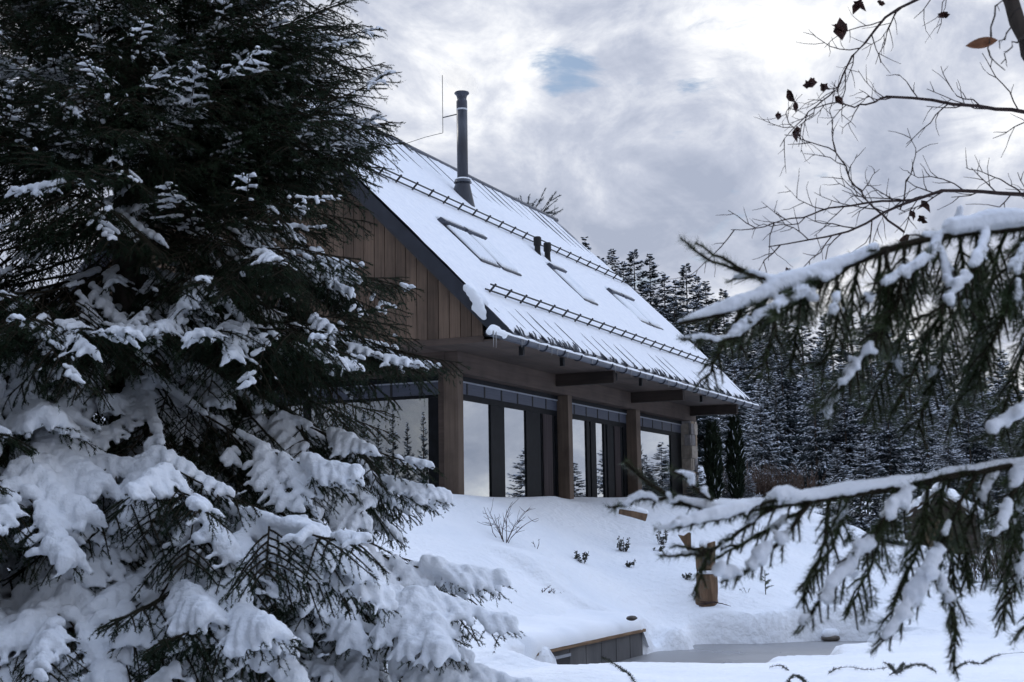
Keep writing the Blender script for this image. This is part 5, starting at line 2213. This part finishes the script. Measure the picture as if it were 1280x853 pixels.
# wire fence at the right edge
f0, f1 = at(1212, 752, 25.5), at(1345, 748, 26.5)
for f in (f0, f1):
    f[2] = gz(f[0], f[1])
fence = empty('wire_fence', f0, 'low wire fence with thin posts at the right edge behind the hanging bough', 'fence')
for k in range(4):
    p = f0+(f1-f0)*k/3
    mb = MB()
    z0 = gz(p[0], p[1])
    mb.tube([np.array([p[0], p[1], z0-.3])-f0, np.array([p[0]+.01, p[1], z0+.92])-f0], .03, 7)
    mb.build('post', MT['shed_wood'], fence)
mb = MB()
for h in (.12, .26, .40, .55, .70, .84):
    mb.tube([f0+(f1-f0)*t+np.array([0, 0, h])-f0 for t in np.linspace(0, 1, 7)], .006, 4)
for t in np.linspace(.02, .98, 26):
    p = f0+(f1-f0)*t-f0
    mb.tube([p+[0, 0, .12], p+[0, 0, .84]], .005, 4)
mb.build('wire_mesh', MT['wire'], fence)
pb = at(1252, 735, 27.5)
pb[2] = gz(pb[0], pb[1])
t = empty('dry_bush', pb, 'tangle of dry brown stems behind the wire fence', 'bush')
T = Tris()
for k in range(160):
    a = rg.random()*2*PI
    b = np.array([rg.normal()*.4, rg.normal()*.3, 0])
    e = b+np.array([math.cos(a)*.35, math.sin(a)*.35, rg.uniform(.35, 1.0)])
    V, F = tri_tube([b, (b+e)/2+rg.normal(size=3)*.05, e], [.010, .007, .003], 3, pinch=False)
    T.add(V, F)
put('stem', T.mesh('dry_stem', [MT['hedge']]), t)['kind'] = 'stuff'

# carved log standing in the snow
sb = at(884, 744, 20)
sb[2] = gz(sb[0], sb[1])-.22
stump = empty('carved_log', sb, 'upright carved log of orange brown wood with a dark niche and a ledge of snow', 'log post')
Hs = CAM[2]+(horizon(884)-683)/FPX*20-sb[2]
fa = math.atan2(CAM[1]-sb[1], CAM[0]-sb[0])
nA, nZ = 40, 46
V, F = [], []
lz = (CAM[2]+(horizon(884)-717)/FPX*20-sb[2])
for i in range(nZ):
    z = Hs*i/(nZ-1)
    for k in range(nA):
        a = 2*PI*k/nA
        rel_ = (a-fa+PI) % (2*PI)-PI
        r = .150*(1-.10*z/Hs)*(1+.13*fbm(math.cos(a)*1.3, math.sin(a)*1.3, z*2.4, 3))
        if lz < z < lz+.06 and abs(rel_) < 1.6:
            r -= .040*min(1, (1.6-abs(rel_))*3)
        nz = (z-(lz+.10))/.30
        if 0 < nz < 1 and abs(rel_) < .52*math.sqrt(max(0, 1-max(0, nz-.55)**2/.21)):
            r -= .055
        if z < lz:
            r += .008
        V.append((r*math.cos(a), r*math.sin(a), z+(.07*math.cos(a-fa-1.2) if i == nZ-1 else 0)))
for i in range(nZ-1):
    for k in range(nA):
        j = (k+1) % nA
        F.append((i*nA+k, i*nA+j, (i+1)*nA+j, (i+1)*nA+k))
F.append(tuple(range((nZ-1)*nA, nZ*nA)))
mb = MB()
mb.add(V, F)
lg = mb.build('trunk', MT['carved'], stump, smooth=False)
mb = MB()
fx, fy = math.cos(fa), math.sin(fa)
tx, ty = -fy, fx
for u in (-.035, 0, .035):
    mb.tube([(fx*.108+tx*u, fy*.108+ty*u, lz+.13), (fx*.108+tx*u, fy*.108+ty*u, lz+.36)], .005, 5)
for z in (.17, .22, .27, .32):
    mb.tube([(fx*.110-tx*.055, fy*.110-ty*.055, lz+z), (fx*.110+tx*.055, fy*.110+ty*.055, lz+z)], .005, 5)
mb.build('lattice', MT['gutter'], stump)
c = Tris()
c.add(*tri_tube([(.128*math.cos(fa+a), .128*math.sin(fa+a), lz+.022) for a in np.linspace(-1.15, 1.15, 11)], [.016, .022, .026, .028, .028, .028, .028, .028, .026, .022, .016], 7))
put('snow', voxel_snow('ledge_snow', np.concatenate(c.V), np.concatenate(c.F), .008, 2, MT['snow_fine']), stump)
c = Tris()
c.add(*tri_tube([(-.05, 0, Hs+.02), (.06, .01, Hs+.03)], [.09, .08], 8))
put('snow', voxel_snow('log_top_snow', np.concatenate(c.V), np.concatenate(c.F), .012, 3), stump)
mb = MB()
for k in range(3):
    b = np.array([fx*.15-tx*.12, fy*.15-ty*.12, .16+.03*k])
    e = b+np.array([tx, ty, 0])*(.34+.05*k)+np.array([fx*.05, fy*.05, .04-.05*k])
    mb.tube([b, (b+e)/2+np.array([0, 0, .03]), e], [.007, .006, .003], 5)
mb.build('twig', MT['bare_twig'], stump)
# wedge of split wood poking out left of it
wb = at(857, 682, 20.6)
wb[2] = gz(wb[0], wb[1])
mb = MB()
R3, U3 = np.array([_R[0], _R[1], 0]), np.array([0, 0, 1.])
q = [-R3*.10+U3*.10, R3*.05-U3*.15, R3*.07-U3*.15, R3*.075+U3*.12, R3*.05+U3*.13, -R3*.02+U3*.08]
n_ = len(q)
F3 = np.array([_F[0], _F[1], 0])*.07
mb.add([v-F3 for v in q]+[v+F3 for v in q], [tuple(range(n_)), tuple(range(2*n_-1, n_-1, -1))]+[(i, n_+i, n_+(i+1) % n_, (i+1) % n_) for i in range(n_)])
o = mb.build('split_wood', MT['carved'])
o.location = tuple(wb+np.array([0, 0, CAM[2]+(horizon(857)-677)/FPX*20.6-wb[2]]))
tag(o, 'small wedge of split wood poking out of the snow left of the carved log', 'wood')

# half buried log on the slope below the terrace
l0, l1 = at(774, 639, 23.3), at(808, 647, 23.3)
for p in (l0, l1):
    p[2] = max(p[2], gz(p[0], p[1])-.02)
mb = MB()
mb.tube(np.array([l0-l0, (l0+l1)/2-l0+[0, 0, .01], l1-l0]), [.05, .062, .066], 12)
o = mb.build('buried_log', MT['carved'])
o.location = tuple(l0)
tag(o, 'brown log half buried in the snow of the slope below the terrace', 'log')
c = Tris()
c.add(*tri_tube([l0-l0+[0, 0, .075], (l0+l1)/2-l0+[0, 0, .09], l1-l0+[0, 0, .085]], [.055, .062, .05], 8))
put('snow', voxel_snow('log_snow', np.concatenate(c.V), np.concatenate(c.F), .014, 3), o)


# ------------------------------------------------------------------ small plants sticking out of the snow
def twiggy(px, py, d, h, spread, n, label, seed, name='bare_shrub', r0=.007, cat='shrub', lean=0.0, sub=4):
    rng = np.random.default_rng(seed)
    p = at(px, py, d)
    p[2] = gz(p[0], p[1])-.03
    T = Tris()
    for k in range(n):
        a = rng.random()*2*PI
        d1 = np.array([math.cos(a)*spread+lean*_R[0], math.sin(a)*spread+lean*_R[1], 1.0])
        d1 /= np.linalg.norm(d1)
        hh = h*rng.uniform(.55, 1.1)
        b = np.array([math.cos(a), math.sin(a), 0])*rng.uniform(0, .12)*spread
        pts = [b]
        dd = d1.copy()
        for i in range(6):
            dd = dd+rng.normal(size=3)*.14
            dd /= np.linalg.norm(dd)
            pts.append(pts[-1]+dd*hh/6)
        pts = np.array(pts)
        V, F = tri_tube(pts, np.linspace(r0, r0*.35, 7), 4)
        T.add(V, F)
        for j in range(sub):
            i = int(rng.integers(2, 6))
            e = dd*.6+rng.normal(size=3)*.55
            e[2] = abs(e[2])*.8+.15
            e /= np.linalg.norm(e)
            q = pts[i]+e*hh*rng.uniform(.15, .38)
            V, F = tri_tube([pts[i], (pts[i]+q)/2+rng.normal(size=3)*.012, q], [r0*.5, r0*.4, r0*.22], 4)
            T.add(V, F)
    o = put(name, T.mesh(name, [MT['bare_twig']]), None, p)
    tag(o, label, cat)
    return o


twiggy(630, 650, 19.8, .58, .55, 9, 'bare twiggy shrub in the snow in front of the corner window', 1, sub=6)
twiggy(671, 652, 20.2, .20, .25, 2, 'single short dead twig right of the bare shrub below the window', 2, 'dead_twig', .006, 'twig', .5, 2)
twiggy(676, 682, 18.25, .12, 1.4, 5, 'dark twigs poking out of the rounded snow mound', 3, 'dead_twig', .008, 'twig', -.4, 3)
twiggy(690, 676, 18.35, .12, .9, 5, 'twig tips beside a dark hollow on the right end of the snow mound', 4, 'dead_twig', .007, 'twig', .2, 3)
twiggy(933, 734, 20.5, .16, .5, 3, 'thin dry stalks in the snow right of the carved log', 6, 'dry_stalk', .004, 'stalk')
twiggy(948, 668, 26, .35, .5, 4, 'thin dry stalks high on the snowy bank below the brown hedge', 7, 'dry_stalk', .005, 'stalk')
twiggy(1068, 697, 27, .45, .3, 3, 'tall dry stalks on the snowy bank left of the hut', 8, 'dry_stalk', .005, 'stalk')


def leafy(px, py, d, h, w, n, label, seed, cat='plant', name='small_evergreen'):
    """little evergreen: a few upright shoots set with dark leaves, snow in its middle"""
    rng = np.random.default_rng(seed)
    p = at(px, py, d)
    p[2] = gz(p[0], p[1])-.02
    t = empty(name, p, label, cat)
    T = Tris()
    for k in range(n):
        a = rng.random()*2*PI
        b = np.array([math.cos(a), math.sin(a), 0])*w*rng.uniform(.1, .5)
        e = b+np.array([math.cos(a)*w*.5, math.sin(a)*w*.5, h*rng.uniform(.55, 1.1)])
        V, F = tri_tube([b, (b+e)/2+rng.normal(size=3)*.01, e], [.005, .004, .002], 4)
        T.add(V, F, 0)
        m = 26
        u = rng.uniform(.15, 1, m)
        B = b+(e-b)*u[:, None]
        D = rng.normal(size=(m, 3))+[0, 0, .5]
        D /= np.linalg.norm(D, axis=1, keepdims=True)
        W = np.cross(D, rng.normal(size=(m, 3)))
        W /= np.linalg.norm(W, axis=1, keepdims=True)
        l = rng.uniform(.025, .05, m)[:, None]
        V = np.stack([B, B+D*l*.5-W*.011, B+D*l, B+D*l*.5+W*.011], 1).reshape(-1, 3)
        q = np.arange(4*m).reshape(-1, 4)
        T.add(V, np.concatenate([q[:, [0, 1, 2]], q[:, [0, 2, 3]]]), 1)
    put('foliage', T.mesh('small_foliage', [MT['bare_twig'], MT['shrub_leaf']]), t)
    c = Tris()
    for k in range(3):
        a = rng.random()*6.28
        b = np.array([math.cos(a)*w*.35, math.sin(a)*w*.35, h*rng.uniform(.12, .4)])
        c.add(*tri_tube([b, b+rng.normal(size=3)*.012], [.028, .024], 7))
    put('snow', voxel_snow('plant_snow', np.concatenate(c.V), np.concatenate(c.F), .009, 2, MT['snow_fine']), t)


leafy(726, 669, 20.6, .17, .12, 7, 'small dark evergreen cupped in the snow in the middle of the slope', 1)
leafy(779, 664, 22.4, .24, .10, 8, 'taller dark evergreen below the half buried log', 2)
leafy(788, 684, 21.2, .10, .11, 5, 'low evergreen nearly buried in the snow below the taller one', 3)
leafy(828, 658, 23.8, .24, .10, 8, 'dark evergreen right of the half buried log', 4)
leafy(822, 677, 22.4, .10, .10, 5, 'flat evergreen tuft under the tip of the lower hanging bough', 5)
leafy(858, 700, 20.8, .10, .08, 5, 'tiny evergreen tuft just left of the carved log', 6)
leafy(705, 770, 16.5, .06, .06, 3, 'dark tuft in a hollow of the snow on the deck', 7)


def sprig(paths, d, label, seed, name='juniper_sprig', h=0.03, cat='juniper', ln=.024, lift=.02):
    rng = np.random.default_rng(seed)
    T = Tris()
    b0 = at(paths[0][0][0], paths[0][0][1], d)
    b0[2] = gz(b0[0], b0[1])
    sh = []
    for path in paths:
        Q = []
        for i, (x, y) in enumerate(path):
            p = at(x, y, d)
            zl = gz(p[0], p[1])
            # slide along the view ray onto the snow
            k = at(x, y, 1)-CAM
            dd = d
            for _ in range(12):
                p = CAM+k*dd
                dd += (p[2]-gz(p[0], p[1])-lift)/max(.02, -k[2])*.6
                dd = min(max(dd, d-2.2), d+2.2)
            Q.append(p)
        Q = catmull(Q, 18)
        V, F = tri_tube(Q-b0, np.linspace(.0026, .0012, 18), 4)
        T.add(V, F, 0)
        for i in range(17):
            sh.append((Q[i]-b0, Q[i+1]-b0))
    V, F = needles_for(sh, 130, ln*1.3, .0045, rng, spread=1.9, upbias=.3)
    T.add(V, F, 1)
    o = put(name, T.mesh(name, [MT['bare_twig'], MT['shrub_leaf']]), None, b0)
    tag(o, label, cat)


sprig([[(752, 822), (764, 828), (776, 836), (788, 845), (796, 858)]], 12.2, 'arching needle sprig in the foreground snow below the deck', 1)
sprig([[(962, 834), (975, 832), (986, 838)], [(985, 853), (993, 845), (1004, 850), (1012, 858)]], 12.0, 'two curled sprigs in the foreground snow before the middle of the pond', 2)
sprig([[(1036, 842), (1046, 836), (1062, 834), (1080, 837), (1100, 836), (1118, 832)], [(1104, 828), (1112, 832), (1120, 842)], [(1112, 844), (1122, 838), (1130, 830)]], 12.2, 'long creeping juniper shoot with a dark tuft in the foreground snow', 3)
sprig([[(1122, 842), (1132, 835), (1145, 831), (1158, 833), (1170, 840)]], 12.2, 'arched juniper shoot right of the dark tuft', 4)
sprig([[(1194, 836), (1210, 828), (1226, 830), (1245, 820), (1262, 817), (1290, 815)]], 12.6, 'juniper shoot running out of the picture at the lower right', 5)

# seedling
p = at(957, 741, 20.6)
p[2] = gz(p[0], p[1])-.02
t = empty('young_spruce', p, 'tiny green spruce seedling in the snow right of the carved log', 'tree')
V, F = tri_tube([(0, 0, -.05), (0, 0, .34)], [.008, .003], 5)
put('trunk', np_mesh('seedling_trunk', V, F, [MT['bark']]), t)
sh = [(np.array([0, 0, .05]), np.array([0, 0, .36]))]
rg = np.random.default_rng(4)
for k in range(11):
    a = rg.random()*6.28
    z = rg.uniform(.08, .30)
    l = .13*(1-z/.42)+.02
    sh.append((np.array([0, 0, z]), np.array([math.cos(a)*l, math.sin(a)*l, z+.03])))
V, F = needles_for(sh, 420, .03, .006, rg)
put('crown', np_mesh('seedling_crown', V, F, [MT['needle_near']]), t)


# ------------------------------------------------------------------ stones of the pond bank
def stone(px, py, d, r, label, seed, flat=.7, capped=False):
    if d:
        p = at(px, py, d)
    else:       # at the water line, set back into the bank
        p = on_z(px, py, WATER+.03)
        p[:2] += FW2*(r*.6+.26)
        p[2] += r*.1
    rng = np.random.default_rng(seed)
    import bmesh
    bm = bmesh.new()
    bmesh.ops.create_icosphere(bm, subdivisions=3, radius=1.0)
    off = rng.uniform(0, 50)
    for v in bm.verts:
        c = v.co.copy()
        k = 1+.28*mnoise.noise(c*1.1+Vector((off, 0, 0)))+.12*mnoise.noise(c*2.7+Vector((0, off, 0)))
        k = min(k, 1.05+.06*mnoise.noise(c*5))
        v.co = Vector((c.x*k*r*1.25, c.y*k*r, c.z*k*r*flat))
    me = bpy.data.meshes.new('bank_stone')
    bm.to_mesh(me)
    bm.free()
    me.materials.append(MT['rock'])
    me.polygons.foreach_set('use_smooth', [True]*len(me.polygons))
    o = put('bank_stone', me, None, p)
    o.rotation_euler = (0, 0, rng.uniform(0, 3))
    tag(o, label, 'stone')
    if capped:
        c = Tris()
        c.add(*tri_tube([(-r*.7, 0, r*flat*.9), (r*.7, 0, r*flat*.9)], [r*.75, r*.75], 9))
        put('snow', voxel_snow('stone_snow', np.concatenate(c.V), np.concatenate(c.F), max(.02, r*.13), 3), o)


stone(866, 803, 0, .17, 'brown stone at the pond edge just right of the snow tongue', 1)
stone(829, 800, 0, .13, 'dark stone in the gap between two snow tongues by the deck end', 2, .9)
stone(915, 803, 0, .14, 'dark stone between two snow mounds on the far bank', 3, .9)
stone(986, 801.5, 0, .15, 'broad flat stone under the snow on the far bank', 4, .5, True)
stone(1045, 801, 0, .11, 'low stone at the water line at the right end of the pond', 5, .5, True)
stone(1214, 812, 15.4, .10, 'rounded stone showing under a snow mound at the lower right', 6, .8)
stone(790, 773, 17.3, .06, 'small brown stone peeping out of the snow behind the deck', 7, .5)

# thin smoke over the flue
import bmesh
bm = bmesh.new()
bmesh.ops.create_icosphere(bm, subdivisions=3, radius=1.0)
for v in bm.verts:
    c = v.co.copy()
    k = 1+.25*mnoise.noise(c*1.5)
    v.co = Vector((c.x*.36*k-.10*c.z, c.y*.36*k+.14*c.z, c.z*.30*k))
me = bpy.data.meshes.new('smoke')
bm.to_mesh(me)
bm.free()
m = bpy.data.materials.new('smoke')
m.use_nodes = True
nt = m.node_tree
for n in list(nt.nodes):
    nt.nodes.remove(n)
o_ = N(nt, 'ShaderNodeOutputMaterial')
pv = N(nt, 'ShaderNodeVolumePrincipled')
pv.inputs['Color'].default_value = (.22, .19, .17, 1)
pv.inputs['Density'].default_value = .16
nt.links.new(pv.outputs[0], o_.inputs['Volume'])
me.materials.append(m)
o = put('smoke', me, None, (cx_-.03, cy_+.05, 9.52))
tag(o, 'faint brownish smoke above the flue pipe', kind='stuff')

# ------------------------------------------------------------------ render settings
SC.render.engine = 'CYCLES'
SC.cycles.use_denoising = True
SC.cycles.max_bounces = 6
SC.cycles.diffuse_bounces = 3
SC.cycles.glossy_bounces = 3
SC.cycles.transmission_bounces = 3
SC.cycles.use_adaptive_sampling = True
SC.cycles.adaptive_threshold = .02
SC.cycles.adaptive_min_samples = 16
SC.cycles.transparent_max_bounces = 6
SC.view_settings.view_transform = 'Standard'
SC.view_settings.look = 'None'
SC.view_settings.gamma = 1.0
SC.view_settings.exposure = 0.12
SC.view_settings.use_curve_mapping = False
